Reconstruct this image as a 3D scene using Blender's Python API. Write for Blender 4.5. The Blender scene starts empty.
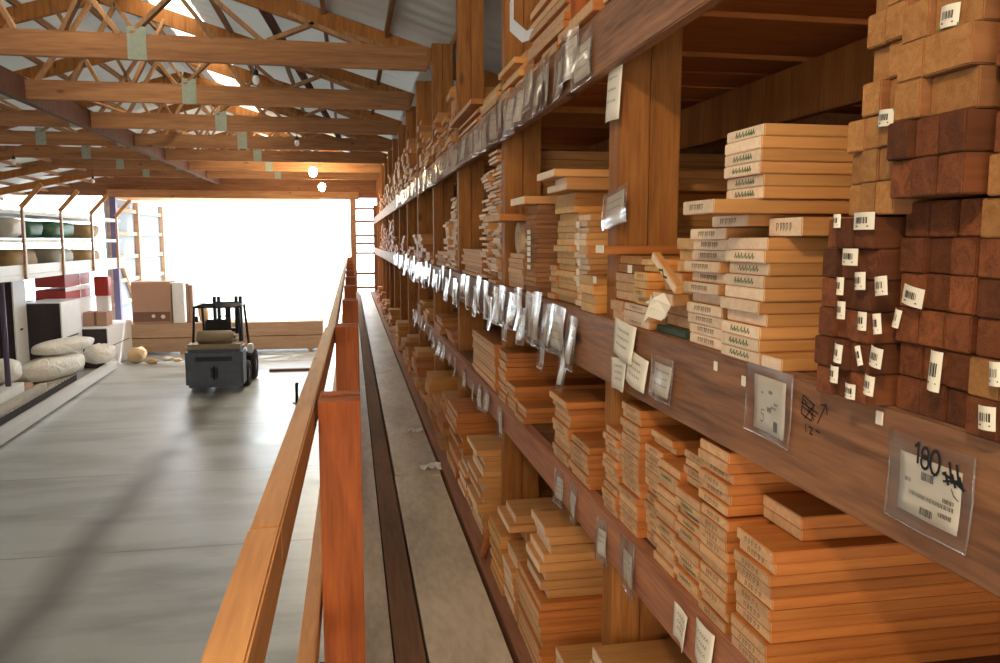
import bpy, bmesh, math, random
from mathutils import Vector, Matrix
R = random.Random(7)
S = bpy.context.scene
COL = S.collection

# ------------------------------------------------------------------ camera model (metres; aisle runs along +Y)
F, CX, CY = 800.0, 500.0, 331.5
CAM = Vector((0.0, 0.0, 3.3))
Yd = Vector(((350.0 - CX) / F, (CY - 240.0) / F, 1.0)).normalized()
Zd = Vector((0.0, Yd.z, -Yd.y)).normalized()
Xd = Vector((Yd.z * Zd.y - Yd.y * Zd.z, Yd.x * Zd.z - Yd.z * Zd.x, Yd.y * Zd.x - Yd.x * Zd.y))
def ray(px, py):
    c = Vector(((px - CX) / F, (CY - py) / F, 1.0))
    return Vector((c.dot(Xd), c.dot(Yd), c.dot(Zd)))
def atX(px, py, X):
    d = ray(px, py); return CAM + d * ((X - CAM.x) / d.x)
def atY(px, py, Y):
    d = ray(px, py); return CAM + d * ((Y - CAM.y) / d.y)
def atZ(px, py, Z):
    d = ray(px, py); return CAM + d * ((Z - CAM.z) / d.z)
cam = bpy.data.objects.new('camera', bpy.data.cameras.new('camera'))
COL.objects.link(cam); S.camera = cam
cam.location = CAM
fw = Vector((Xd.z, Yd.z, Zd.z)); up = Vector((Xd.y, Yd.y, Zd.y)); rt = Vector((Xd.x, Yd.x, Zd.x))
cam.rotation_euler = Matrix((rt, up, -fw)).transposed().to_euler()
cam.data.sensor_width = 36.0
cam.data.lens = F / 1000.0 * 36.0
cam.data.clip_start = 0.02; cam.data.clip_end = 400

# ------------------------------------------------------------------ materials
MATS = {}
def new_mat(name):
    m = bpy.data.materials.new(name); m.use_nodes = True
    nt = m.node_tree; nt.nodes.clear()
    out = nt.nodes.new('ShaderNodeOutputMaterial')
    p = nt.nodes.new('ShaderNodeBsdfPrincipled')
    nt.links.new(p.outputs[0], out.inputs[0])
    MATS[name] = m
    return m, nt, p, out
def rgb(h):
    v = [int(h[i:i + 2], 16) / 255 for i in (0, 2, 4)]
    return tuple((c / 12.92 if c < .04045 else ((c + .055) / 1.055) ** 2.4) for c in v) + (1,)
def plain(name, col, rough=.6, metal=0., noise=.12, scale=6., spec=.5):
    m, nt, p, out = new_mat(name); N = nt.nodes; L = nt.links
    tc = N.new('ShaderNodeTexCoord'); nz = N.new('ShaderNodeTexNoise'); nz.inputs['Scale'].default_value = scale
    nz.inputs['Detail'].default_value = 6
    L.new(tc.outputs['Object'], nz.inputs['Vector'])
    mx = N.new('ShaderNodeMix'); mx.data_type = 'RGBA'
    c = rgb(col)
    mx.inputs[6].default_value = tuple(max(0, a * (1 - noise * 2)) for a in c[:3]) + (1,)
    mx.inputs[7].default_value = tuple(min(1, a * (1 + noise)) for a in c[:3]) + (1,)
    L.new(nz.outputs[0], mx.inputs[0]); L.new(mx.outputs[2], p.inputs['Base Color'])
    p.inputs['Roughness'].default_value = rough; p.inputs['Metallic'].default_value = metal
    p.inputs['Specular IOR Level'].default_value = spec
    return m
def wood(name, light, dark, axis=0, rough=.62, var=.16, scale=9., knots=.6, stretch=14., spec=.3):
    m, nt, p, out = new_mat(name); N = nt.nodes; L = nt.links
    tc = N.new('ShaderNodeTexCoord'); oi = N.new('ShaderNodeObjectInfo')
    mp = N.new('ShaderNodeMapping'); sc = [1.0, 1.0, 1.0]
    if axis is not None: sc[axis] = 1.0 / stretch
    mp.inputs['Scale'].default_value = sc
    ofs = N.new('ShaderNodeVectorMath'); ofs.operation = 'SCALE'
    cv = N.new('ShaderNodeCombineXYZ')
    for i in range(3): L.new(oi.outputs['Random'], cv.inputs[i])
    L.new(cv.outputs[0], ofs.inputs[0]); ofs.inputs['Scale'].default_value = 37.0
    L.new(tc.outputs['Object'], mp.inputs['Vector'])
    ad = N.new('ShaderNodeVectorMath'); ad.operation = 'ADD'
    L.new(mp.outputs[0], ad.inputs[0]); L.new(ofs.outputs[0], ad.inputs[1])
    nz = N.new('ShaderNodeTexNoise'); nz.inputs['Scale'].default_value = scale; nz.inputs['Detail'].default_value = 5
    nz.inputs['Distortion'].default_value = 1.2
    L.new(ad.outputs[0], nz.inputs['Vector'])
    nf = N.new('ShaderNodeTexNoise'); nf.inputs['Scale'].default_value = scale * 9; nf.inputs['Detail'].default_value = 3
    L.new(ad.outputs[0], nf.inputs['Vector'])
    mxf = N.new('ShaderNodeMath'); mxf.operation = 'MULTIPLY_ADD'; mxf.inputs[1].default_value = .45
    L.new(nf.outputs[0], mxf.inputs[0])
    hf = N.new('ShaderNodeMath'); hf.operation = 'MULTIPLY'; hf.inputs[1].default_value = .6
    L.new(nz.outputs[0], hf.inputs[0]); L.new(hf.outputs[0], mxf.inputs[2])
    rp = N.new('ShaderNodeValToRGB'); rp.color_ramp.elements[0].position = .34; rp.color_ramp.elements[1].position = .66
    rp.color_ramp.elements[0].color = rgb(dark); rp.color_ramp.elements[1].color = rgb(light)
    L.new(mxf.outputs[0], rp.inputs[0])
    last = rp.outputs[0]
    if knots > 0:
        km = N.new('ShaderNodeMapping'); ks = [1.0] * 3
        if axis is not None: ks[axis] = .45
        km.inputs['Scale'].default_value = ks
        ka = N.new('ShaderNodeVectorMath'); ka.operation = 'ADD'
        L.new(tc.outputs['Object'], km.inputs['Vector']); L.new(km.outputs[0], ka.inputs[0]); L.new(ofs.outputs[0], ka.inputs[1])
        vo = N.new('ShaderNodeTexVoronoi'); vo.inputs['Scale'].default_value = 4.2
        L.new(ka.outputs[0], vo.inputs['Vector'])
        kr = N.new('ShaderNodeValToRGB'); kr.color_ramp.elements[0].position = .05; kr.color_ramp.elements[1].position = .12
        kr.color_ramp.elements[0].color = (knots,) * 3 + (1,); kr.color_ramp.elements[1].color = (0, 0, 0, 1)
        L.new(vo.outputs['Distance'], kr.inputs[0])
        mk = N.new('ShaderNodeMix'); mk.data_type = 'RGBA'
        mk.inputs[7].default_value = tuple(c * .25 for c in rgb(dark)[:3]) + (1,)
        L.new(kr.outputs[0], mk.inputs[0]); L.new(last, mk.inputs[6]); last = mk.outputs[2]
    hs = N.new('ShaderNodeHueSaturation')
    mr = N.new('ShaderNodeMapRange'); mr.inputs[3].default_value = 1 - var; mr.inputs[4].default_value = 1 + var
    L.new(oi.outputs['Random'], mr.inputs[0]); L.new(mr.outputs[0], hs.inputs['Value'])
    L.new(last, hs.inputs['Color']); L.new(hs.outputs[0], p.inputs['Base Color'])
    p.inputs['Roughness'].default_value = rough; p.inputs['Specular IOR Level'].default_value = spec
    bp = N.new('ShaderNodeBump'); bp.inputs['Strength'].default_value = .12; bp.inputs['Distance'].default_value = .004
    L.new(mxf.outputs[0], bp.inputs['Height']); L.new(bp.outputs[0], p.inputs['Normal'])
    return m
wood('fir_side', 'c67c3e', 'a25c2a', 0)
wood('fir_end', 'deb68e', 'c2946a', None, scale=40, knots=0, rough=.8)
wood('pine_side', 'cc945a', 'b07846', 0)
wood('pine_end', 'f0dac2', 'dfc0a0', None, scale=40, knots=0, rough=.8)
wood('clear_side', 'd99a55', 'c07c3c', 0)
wood('clear_end', 'dfb883', 'c49a66', None, scale=40, knots=0, rough=.8)
wood('brown_side', '724022', '462414', 0, var=.45)
wood('brown_end', '7e482a', '502c1a', None, scale=45, knots=0, rough=.85, var=.5)
wood('tan_end', 'b2804e', '906036', None, scale=45, knots=0, rough=.85, var=.2)
wood('tan_side', '9a6640', '744a2c', 0, var=.2)
wood('beam_wood', 'ac7854', '60402e', 1, rough=.6, var=.05, knots=.9, scale=10, spec=.5)
wood('beam_low', 'bc8262', '8a5640', 1, rough=.6, var=.05, knots=.6, scale=7)
wood('post_wood', 'ac7036', '7e4c22', 2, rough=.7, var=.08, scale=12)
wood('post_dark', '6c4230', '4c2c20', 2, rough=.8, var=.1, scale=12)
wood('rail_post', 'b8622c', '904620', 2, rough=.6, var=.05, scale=10)
wood('rail_wood', 'dea266', 'bc8046', 1, rough=.5, var=.08, scale=9)
wood('truss_wood', 'ac7a50', '825638', 0, rough=.75, var=.12, scale=6)
wood('truss_web', 'b0835a', '86603e', 2, rough=.75, var=.2, scale=6)
wood('purlin_wood', 'a47a54', '80583a', 1, rough=.75, var=.1, scale=6)
wood('wall_wood', '8a5a3a', '5f3a24', 0, rough=.8, var=.1, scale=4)
wood('ply_floor', 'dccebc', 'b6a894', 1, rough=.42, var=.06, scale=4, knots=0, stretch=3)
wood('walk_strip', '8a6448', '6a4c38', 1, rough=.7, var=.03, scale=8, knots=.2)
wood('sill_wood', '9c6a50', '7c5240', 1, rough=.7, var=.03, scale=8)
wood('bunk_wood', 'c8a88e', 'ac8c74', 0, rough=.8, var=.1, scale=5)
wood('old_plank', 'cfc8bc', 'a79f92', 1, rough=.75, var=.1, scale=5)
plain('galvanised', '9aa08e', .45, .35, .15, 20)
plain('paper', 'ece4d4', .8, 0, .04, 30)
plain('kraft', 'cdb08a', .8, 0, .06, 20)
plain('ink', '15131a', .6, 0, .05, 30)
plain('ink_green', '2f6a44', .8, 0, .1, 30)
plain('ink_grey', '6f6250', .85, 0, .1, 30)
plain('tag_green', '3d8f5c', .6, 0, .05, 30)
plain('white_plastic', 'e9eaee', .45, 0, .06, 8)
plain('white_paint', 'eef0f2', .5, 0, .04, 8)
m = plain('bag_white', 'eeebe4', .5, 0, .05, 5)
_n = m.node_tree; _z = _n.nodes.new('ShaderNodeTexNoise'); _z.inputs['Scale'].default_value = 2.6; _z.inputs['Detail'].default_value = 3; _z.inputs['Distortion'].default_value = 2.5
_b = _n.nodes.new('ShaderNodeBump'); _b.inputs['Strength'].default_value = .6; _b.inputs['Distance'].default_value = .07
_c = _n.nodes.new('ShaderNodeTexCoord'); _n.links.new(_c.outputs['Object'], _z.inputs['Vector']); _n.links.new(_z.outputs[0], _b.inputs['Height'])
_n.links.new(_b.outputs[0], [q for q in _n.nodes if q.type == 'BSDF_PRINCIPLED'][0].inputs['Normal'])
plain('bag_tan', 'b09468', .7, 0, .15, 6)
plain('bag_yellow', 'b8a255', .6, 0, .2, 9)
plain('bag_green', '2b6b4d', .5, 0, .2, 9)
plain('bag_grey', 'a8a69a', .6, 0, .15, 7)
plain('pack_dark', '40343a', .75, 0, .35, 3)
plain('red_paint', 'a92a1c', .5, 0, .08, 5)
plain('cardboard', 'b28e78', .8, 0, .05, 9)
plain('cardboard_dark', '7b5a4c', .8, 0, .05, 9)
plain('rubber', '1d1e22', .8, 0, .2, 20)
plain('lift_body', '566070', .5, .1, .2, 7)
plain('lift_tan', '97876c', .5, 0, .12, 7)
plain('steel_dark', '20242e', .45, .4, .1, 9)
plain('steel_grey', '6f7478', .4, .6, .1, 9)
plain('bin_green', '3a4f3c', .6, 0, .1, 9)
plain('lamp_socket', '34322e', .5, .2, .1, 9)
plain('ground_concrete', 'c9c8c2', .8, 0, .06, 1)
plain('purple_steel', '5f5674', .5, .3, .05, 9)

def emit(name, col, strength):
    m, nt, p, out = new_mat(name)
    p.inputs['Base Color'].default_value = rgb(col); p.inputs['Emission Color'].default_value = rgb(col)
    p.inputs['Emission Strength'].default_value = strength
emit('bulb_lit', 'ffe6b0', 40.0)
m, nt, p, out = new_mat('bulb_glass'); p.inputs['Base Color'].default_value = (.9, .9, .88, 1); p.inputs['Roughness'].default_value = .15

# clear plastic sleeve: mostly see-through with a glossy skin
m, nt, p, out = new_mat('sleeve_plastic'); N = nt.nodes; L = nt.links
tr = N.new('ShaderNodeBsdfTransparent'); tr.inputs[0].default_value = (.985, .985, .99, 1)
gl = N.new('ShaderNodeBsdfGlossy'); gl.inputs['Roughness'].default_value = .13
df = N.new('ShaderNodeBsdfDiffuse'); df.inputs[0].default_value = (.85, .85, .9, 1)
lw = N.new('ShaderNodeLayerWeight'); lw.inputs[0].default_value = .22
ma = N.new('ShaderNodeMapRange'); ma.inputs[3].default_value = .06; ma.inputs[4].default_value = .95; L.new(lw.outputs['Facing'], ma.inputs[0])
m1 = N.new('ShaderNodeMixShader'); m1.inputs[0].default_value = .06; L.new(tr.outputs[0], m1.inputs[1]); L.new(df.outputs[0], m1.inputs[2])
m2 = N.new('ShaderNodeMixShader'); L.new(ma.outputs[0], m2.inputs[0]); L.new(m1.outputs[0], m2.inputs[1]); L.new(gl.outputs[0], m2.inputs[2])
L.new(m2.outputs[0], out.inputs[0])

# corrugated translucent roofing and the clearer skylight sheet
def sheet(name, col, dcol, share):
    m, nt, p, out = new_mat(name); N = nt.nodes; L = nt.links
    d = N.new('ShaderNodeBsdfDiffuse'); d.inputs[0].default_value = rgb(dcol)
    t = N.new('ShaderNodeBsdfTranslucent'); t.inputs[0].default_value = rgb(col)
    mx = N.new('ShaderNodeMixShader'); mx.inputs[0].default_value = share
    L.new(d.outputs[0], mx.inputs[1]); L.new(t.outputs[0], mx.inputs[2]); L.new(mx.outputs[0], out.inputs[0])
sheet('roof_sheet', 'f2f4f2', 'dcdfde', .13)
plain('roof_opaque', 'd4d8d8', .5, 0, .04, 2)
sheet('skylight_sheet', 'fff8ec', 'fff6e8', .9)
sheet('girt_panel', 'b8c2ce', '9ca6b0', .08)

# concrete slab floor with stains, a dirt track and saw-cut joints
m, nt, p, out = new_mat('concrete_floor'); N = nt.nodes; L = nt.links
tc = N.new('ShaderNodeTexCoord'); n1 = N.new('ShaderNodeTexNoise'); n1.inputs['Scale'].default_value = .9; n1.inputs['Detail'].default_value = 8; n1.inputs['Roughness'].default_value = .6
mp = N.new('ShaderNodeMapping'); mp.inputs['Scale'].default_value = (.5, 1.6, 1)
L.new(tc.outputs['Object'], mp.inputs[0]); L.new(mp.outputs[0], n1.inputs['Vector'])
rp = N.new('ShaderNodeValToRGB'); e = rp.color_ramp.elements
e[0].position = .33; e[0].color = rgb('94999a'); e[1].position = .56; e[1].color = rgb('bcc1c2')
L.new(n1.outputs[0], rp.inputs[0])
sx = N.new('ShaderNodeSeparateXYZ'); L.new(tc.outputs['Object'], sx.inputs[0])
n2 = N.new('ShaderNodeTexNoise'); n2.inputs['Scale'].default_value = .7; L.new(tc.outputs['Object'], n2.inputs['Vector'])
def math_(op, a, b=None, c=None):
    q = N.new('ShaderNodeMath'); q.operation = op
    for i, v in enumerate((a, b, c)):
        if v is None: continue
        if isinstance(v, (int, float)): q.inputs[i].default_value = v
        else: L.new(v, q.inputs[i])
    return q.outputs[0]
wob = math_('MULTIPLY_ADD', n2.outputs[0], .5, -.25)
dx = math_('ABSOLUTE', math_('ADD', math_('ADD', sx.outputs[0], 2.85), wob))
trk = N.new('ShaderNodeMapRange'); L.new(dx, trk.inputs[0]); trk.inputs[1].default_value = .04; trk.inputs[2].default_value = .34; trk.inputs[3].default_value = .62; trk.inputs[4].default_value = 0
jy = math_('ABSOLUTE', math_('SUBTRACT', math_('MODULO', math_('ADD', sx.outputs[1], 43.7), 3.0), 1.5))
jn = N.new('ShaderNodeMapRange'); L.new(jy, jn.inputs[0]); jn.inputs[1].default_value = .0; jn.inputs[2].default_value = .03; jn.inputs[3].default_value = .55; jn.inputs[4].default_value = 0
dk = math_('MAXIMUM', trk.outputs[0], jn.outputs[0])
mx = N.new('ShaderNodeMix'); mx.data_type = 'RGBA'; mx.inputs[7].default_value = rgb('463d34')
L.new(dk, mx.inputs[0]); L.new(rp.outputs[0], mx.inputs[6]); L.new(mx.outputs[2], p.inputs['Base Color'])
p.inputs['Roughness'].default_value = .42
rr = N.new('ShaderNodeMapRange'); rr.inputs[3].default_value = .22; rr.inputs[4].default_value = .46
L.new(n1.outputs[0], rr.inputs[0]); L.new(rr.outputs[0], p.inputs['Roughness'])

# ------------------------------------------------------------------ mesh helpers
class MB:
    def __init__(s): s.bm = bmesh.new(); s.mi = 0
    def box(s, x0, x1, y0, y1, z0, z1, mi=0, M=None):
        vs = [Vector((x, y, z)) for x in (x0, x1) for y in (y0, y1) for z in (z0, z1)]
        if M is not None: vs = [M @ v for v in vs]
        v = [s.bm.verts.new(c) for c in vs]
        for q in ((0, 1, 3, 2), (4, 6, 7, 5), (0, 4, 5, 1), (2, 3, 7, 6), (0, 2, 6, 4), (1, 5, 7, 3)):
            f = s.bm.faces.new([v[i] for i in q]); f.material_index = mi
        return s
    def bar(s, a, b, w, h, upv=(0, 0, 1), mi=0):
        a, b = Vector(a), Vector(b); d = (b - a); l = d.length; d.normalize()
        u = Vector(upv); sd = d.cross(u)
        if sd.length < 1e-4: sd = d.cross(Vector((0, 1, 0)))
        sd.normalize(); u = sd.cross(d)
        M = Matrix.Translation(a) @ Matrix((d, sd, u)).transposed().to_4x4()
        return s.box(0, l, -w / 2, w / 2, -h / 2, h / 2, mi, M)
    def tube(s, pts, r, n=10, mi=0, cap=True):
        pts = [Vector(q) for q in pts]; rings = []
        for i, q in enumerate(pts):
            d = (pts[min(i + 1, len(pts) - 1)] - pts[max(i - 1, 0)]).normalized()
            a = d.cross(Vector((0, 0, 1)))
            if a.length < 1e-3: a = d.cross(Vector((0, 1, 0)))
            a.normalize(); b = d.cross(a)
            rad = r[i] if isinstance(r, (list, tuple)) else r
            rings.append([s.bm.verts.new(q + (a * math.cos(t) + b * math.sin(t)) * rad) for t in [2 * math.pi * k / n for k in range(n)]])
        for A, B in zip(rings, rings[1:]):
            for k in range(n):
                f = s.bm.faces.new((A[k], A[(k + 1) % n], B[(k + 1) % n], B[k])); f.smooth = True; f.material_index = mi
        if cap:
            for rg in (rings[0], rings[-1]):
                f = s.bm.faces.new(rg); f.material_index = mi
        return s
    def blob(s, c, rx, ry, rz, seed=0, lump=.12, pw=.7, nu=20, nv=12, M=None, mi=0):
        rr = random.Random(seed); ph = [rr.uniform(0, 6.28) for _ in range(8)]
        sg = lambda v: math.copysign(abs(v) ** pw, v)
        rows = []
        for j in range(nv + 1):
            t = math.pi * j / nv
            row = []
            for i in range(nu):
                a = 2 * math.pi * i / nu
                k = 1 + lump * (math.sin(3 * a + ph[0]) * math.sin(2 * t + ph[1]) + .6 * math.sin(5 * a + ph[2]) * math.sin(4 * t + ph[3]) + .4 * math.sin(9 * a + ph[4]) * math.sin(5 * t))
                v = Vector((rx * sg(math.cos(a)) * sg(math.sin(t)) * k, ry * sg(math.sin(a)) * sg(math.sin(t)) * k, rz * sg(math.cos(t)) * (1 + (k - 1) * .5)))
                if M is not None: v = M @ v
                row.append(s.bm.verts.new(v + Vector(c)))
                if j in (0, nv): break
            rows.append(row)
        for j in range(nv):
            A, B = rows[j], rows[j + 1]
            for i in range(nu):
                q = [A[i % len(A)], A[(i + 1) % len(A)], B[(i + 1) % len(B)], B[i % len(B)]]
                q = list(dict.fromkeys(q))
                if len(q) >= 3:
                    f = s.bm.faces.new(q); f.smooth = True; f.material_index = mi
        return s
    def ribbon(s, pts, w, mapf, mi=0):
        P = [Vector((a, b)) for a, b in pts]
        for a, b in zip(P, P[1:]):
            d = b - a
            if d.length < 1e-6: continue
            d.normalize(); n = Vector((-d.y, d.x)) * w / 2; e = d * w * .3
            q = [s.bm.verts.new(mapf(*c)) for c in (a - e + n, a - e - n, b + e - n, b + e + n)]
            f = s.bm.faces.new(q); f.material_index = mi
        return s
    def mesh(s, name, mats, bevel=0, ends=None):
        bm = s.bm
        if bevel: bmesh.ops.bevel(bm, geom=list(bm.edges), offset=bevel, segments=2, affect='EDGES', clamp_overlap=True)
        bmesh.ops.recalc_face_normals(bm, faces=bm.faces[:])
        if ends is not None:
            bm.normal_update()
            for f in bm.faces:
                if abs(f.normal[ends]) > .6: f.material_index = 1
        me = bpy.data.meshes.new(name); bm.to_mesh(me); bm.free()
        for k in ([mats] if isinstance(mats, str) else mats): me.materials.append(MATS[k])
        return me
    def build(s, name, mats, parent=None, bevel=0, ends=None, loc=None, rot=None):
        return link(name, s.mesh(name, mats, bevel, ends), parent, loc, rot)
def link(name, me, parent=None, loc=None, rot=None):
    o = bpy.data.objects.new(name, me); COL.objects.link(o)
    if parent is not None: o.parent = parent
    if loc is not None: o.location = loc
    if rot is not None: o.rotation_euler = rot
    return o
def tag(o, label, cat, group=None):
    o['label'] = label; o['category'] = cat
    if group: o['group'] = group
    return o
def empty(name, loc, label=None, cat=None, group=None):
    o = bpy.data.objects.new(name, None); COL.objects.link(o); o.location = loc; o.empty_display_size = .1
    if label: tag(o, label, cat, group)
    return o
def struct(o): o['kind'] = 'structure'; return o
ONES = 'zeroth first second third fourth fifth sixth seventh eighth ninth tenth eleventh twelfth thirteenth fourteenth fifteenth sixteenth seventeenth eighteenth nineteenth'.split()
TENS = {2: 'twent', 3: 'thirt', 4: 'fort', 5: 'fift', 6: 'sixt', 7: 'sevent', 8: 'eight', 9: 'ninet'}
def nth(n):
    if n < 20: return ONES[n]
    t, u = divmod(n, 10)
    return TENS[t] + 'ieth' if u == 0 else TENS[t] + 'y-' + ONES[u]
LABELS = {}
def uniq(l):
    LABELS[l] = LABELS.get(l, 0) + 1
    if LABELS[l] > 1: print('DUP LABEL', l)
    return l

# ------------------------------------------------------------------ board primitive (end face at local x=0, runs +X)
BC = {}
def board_mesh(w, t, L, side, end, bev=.0018):
    key = (round(w, 3), round(t, 4), round(L, 2), side, end)
    if key not in BC:
        b = MB().box(0, key[2], -key[0] / 2, key[0] / 2, 0, key[1])
        BC[key] = b.mesh('lumber_board', [side, end], min(bev, t * .2), 0)
    return BC[key]
STAMP = {}
def stamp_mesh(kind, w, t):
    key = (kind, round(w, 2), round(t, 3))
    if key not in STAMP:
        b = MB(); rr = random.Random(hash(key) & 255)
        mp = lambda u, v: (-.0006, -u, v)
        u = -w * .24
        while u < w * .22:
            du = rr.uniform(.006, .012)
            if kind == 'script':
                b.ribbon([(u, t * .35), (u + du * .5, t * .75), (u + du * .7, t * .3), (u + du * 1.1, t * .5)], .0022, mp)
            else:
                b.ribbon([(u, t * .3), (u, t * .72)], .0022, mp); b.ribbon([(u, t * .72), (u + du * .6, t * .68), (u + du * .5, t * .4)], .0018, mp)
            u += du * 1.35
        STAMP[key] = b.mesh('grade_stamp', 'ink_green' if kind == 'script' else 'ink_grey')
    return STAMP[key]
NB = [0]
def board(Yn, Yf, z0, t, Xf, L, label, group, fam='fir', stamp=None, name='lumber_board', jx=.0, jr=.3, cat='board'):
    w = abs(Yf - Yn)
    me = board_mesh(w, t, L, fam + '_side', fam + '_end')
    o = link(name, me, None, (Xf + R.uniform(-jx, jx), (Yn + Yf) / 2, z0), (0, 0, math.radians(R.uniform(-jr, jr))))
    tag(o, label, cat, group); NB[0] += 1
    if stamp: link('grade_stamp', stamp_mesh(stamp, w, t), o)
    return o
def stack(desc, Yn, Yf, z0, z1, fam, adj, t=.0225, Xf=.757, L=1.9, stamp=None, jx=.008, jy=.004, jr=.3, group=None, name='lumber_board', lean=0., n=None, cat='board'):
    n = n or max(1, round((z1 - z0) / t)); th = (z1 - z0) / n
    for i in range(n):
        k = n - i                                   # counted from the top
        dy = R.uniform(-jy, jy)
        lab = f"{adj} {nth(k)} from top, {desc}" if n > 1 else f"{adj}, {desc}"
        board(Yn + dy, Yf + dy, z0 + i * th, th - .0006, Xf + lean * i + R.uniform(-jx, jx), L, uniq(lab), group or desc, fam, stamp if (stamp and R.random() < .8) else None, name, 0, jr, cat)
    return z1
def pixbox(xl, xr, yt, yb, X):
    a = atX(xr, yt, X); b = atX(xl, yt, X); c = atX(xr, yb, X)
    return a.y, b.y, c.z, a.z

# ================================================================== SETTING
WY = 26.0
b = MB().box(-16, 4, -6, WY, -.3, 0); struct(b.build('floor', 'concrete_floor'))
b = MB().box(-60, 60, WY, 90, -.32, -.02); struct(b.build('ground', 'ground_concrete'))
b = MB().box(-60, 60, -60, -6, -.32, -.02); struct(b.build('ground', 'ground_concrete'))
# raised walkway
b = MB().box(-.115, .135, .2, WY, 1.50, 1.65); struct(b.build('walkway_floor', 'ply_floor', bevel=.003))
b = MB().box(.142, .262, .2, WY, 1.50, 1.648); struct(b.build('walkway_floor_strip', 'walk_strip', bevel=.002))
b = MB().box(.274, .598, .2, 5.52, 1.50, 1.65); struct(b.build('walkway_floor', 'ply_floor', bevel=.003))
b = MB().box(.280, .602, 5.53, WY, 1.50, 1.652); struct(b.build('walkway_floor', 'ply_floor', bevel=.003))
b = MB().box(-.10, .75, .2, WY, 1.40, 1.495); struct(b.build('walkway_slab', 'walk_strip'))
b = MB().box(-.06, .0, .2, WY, 0, 1.40); struct(b.build('wall_walkway', 'wall_wood'))
# sill board of the rack
b = MB().box(.618, .748, .2, WY, 1.55, 1.668); struct(b.build('trim_1', 'sill_wood', bevel=.003))
# walls
b = MB().box(3.4, 3.5, -6, WY, 0, 4.5); struct(b.build('wall_right', 'wall_wood'))
b = MB().box(-12.1, -12.0, -6, WY, 0, 3.9); struct(b.build('wall_left', 'wall_wood'))
b = MB().box(.75, 3.5, WY, WY + .15, 0, 4.4); struct(b.build('wall_far', 'wall_wood'))
# gable over the doorway
g = MB(); prof = [(-12.1, 4.58), (3.5, 4.58), (3.5, 4.45), (3.5, 4.6), (.85, 5.3), (-2.95, 6.45), (-6.75, 5.3), (-12.1, 4.6)]
g.box(-12.1, 3.5, WY, WY + .12, 4.62, 5.3)
P = [(.85, 5.3), (-2.95, 6.5), (-6.75, 5.3)]
vf = [g.bm.verts.new((x, WY, z)) for x, z in P]; vb = [g.bm.verts.new((x, WY + .12, z)) for x, z in P]
g.bm.faces.new(vf); g.bm.faces.new(vb[::-1])
for i in range(3): g.bm.faces.new((vf[i], vf[(i + 1) % 3], vb[(i + 1) % 3], vb[i]))
struct(g.build('wall_gable', 'wall_wood'))
b = MB().box(-7.1, .3, WY - .12, WY - .002, 4.57, 4.80); struct(b.build('trim_2', 'truss_wood', bevel=.006))
b = MB().box(.02, .2, WY - .1, WY + .1, 0, 4.66); struct(b.build('trim_3', 'beam_wood', bevel=.006))
b = MB().box(-7.05, -6.88, WY - .1, WY + .1, 0, 4.66); struct(b.build('trim_4', 'purple_steel', bevel=.006))
w = MB()
for z in (1.75, 2.2, 2.85, 3.15, 3.4, 3.85, 4.25): w.box(.2, .76, WY + .02, WY + .09, z, z + .07)
struct(w.build('window_1', 'beam_wood', bevel=.003))

# roof: sheets over both slopes and the lower side roofs, a skylight strip by the ridge
RX, RZ = -2.95, 6.47
def roof_z(x):
    if x > .85: return 5.27 - (x - .85) * .27
    if x < -6.75: return 5.27 - (-6.75 - x) * .22
    return RZ - abs(x - RX) * (RZ - 5.27) / 3.8
def roof_part(x0, x1, mat, name, dz=0.0, y0=-6.0, y1=WY + .4):
    b = MB(); n = max(2, int(abs(x1 - x0) / .055)); 
    for k in range(n):
        xa = x0 + (x1 - x0) * k / n; xb = x0 + (x1 - x0) * (k + 1) / n
        pass
    za, zb = roof_z(x0 + 1e-4) + dz, roof_z(x1 - 1e-4) + dz
    # corrugation runs down the slope, so it repeats along the length of the building
    ys = [y0 + .075 * i for i in range(int((y1 - y0) / .075) + 1)]
    va = []; 
    for i, y in enumerate(ys):
        k = (0, .012, .012, 0)[i % 4]
        va.append((b.bm.verts.new((x0, y, za + k)), b.bm.verts.new((x1, y, zb + k))))
    for (a1, a2), (b1, b2) in zip(va, va[1:]): b.bm.faces.new((a1, a2, b2, b1))
    o = b.build(name, mat)
    md = o.modifiers.new('thickness', 'SOLIDIFY'); md.thickness = .004
    return struct(o)
for (x0, x1) in ((-12.3, -6.75), (-6.75, RX), (RX, -2.45), (-1.80, .85)):
    roof_part(x0, x1, 'roof_opaque', 'roof', 0, -6.0, 9.0)  # near sheets made opaque to keep the near end darker
    roof_part(x0, x1, 'roof_sheet', 'roof', 0, 9.0, WY + .4)
roof_part(-2.45, -1.80, 'roof_opaque', 'roof', 0, -6.0, 6.0)
roof_part(-2.45, -1.80, 'skylight_sheet', 'roof_skylight', 0, 6.0, WY + .4)
roof_part(.85, 3.7, 'roof_opaque', 'roof')
x = -11.8
while x < 3.5:
    if not (-2.40 < x < -1.85):
        z = roof_z(x) - .02
        b = MB().box(x - .02, x + .02, 5.5, WY, z - .09, z - .012); struct(b.build('roof_purlin', 'purlin_wood'))
    x += .61
# eave plate along the rack posts, girder under the trusses
b = MB().box(-3.92, -3.83, 5.5, WY - .15, 4.97, 5.26); girder = b.build('roof_girder', 'post_dark', bevel=.004)
struct(girder)
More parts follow.
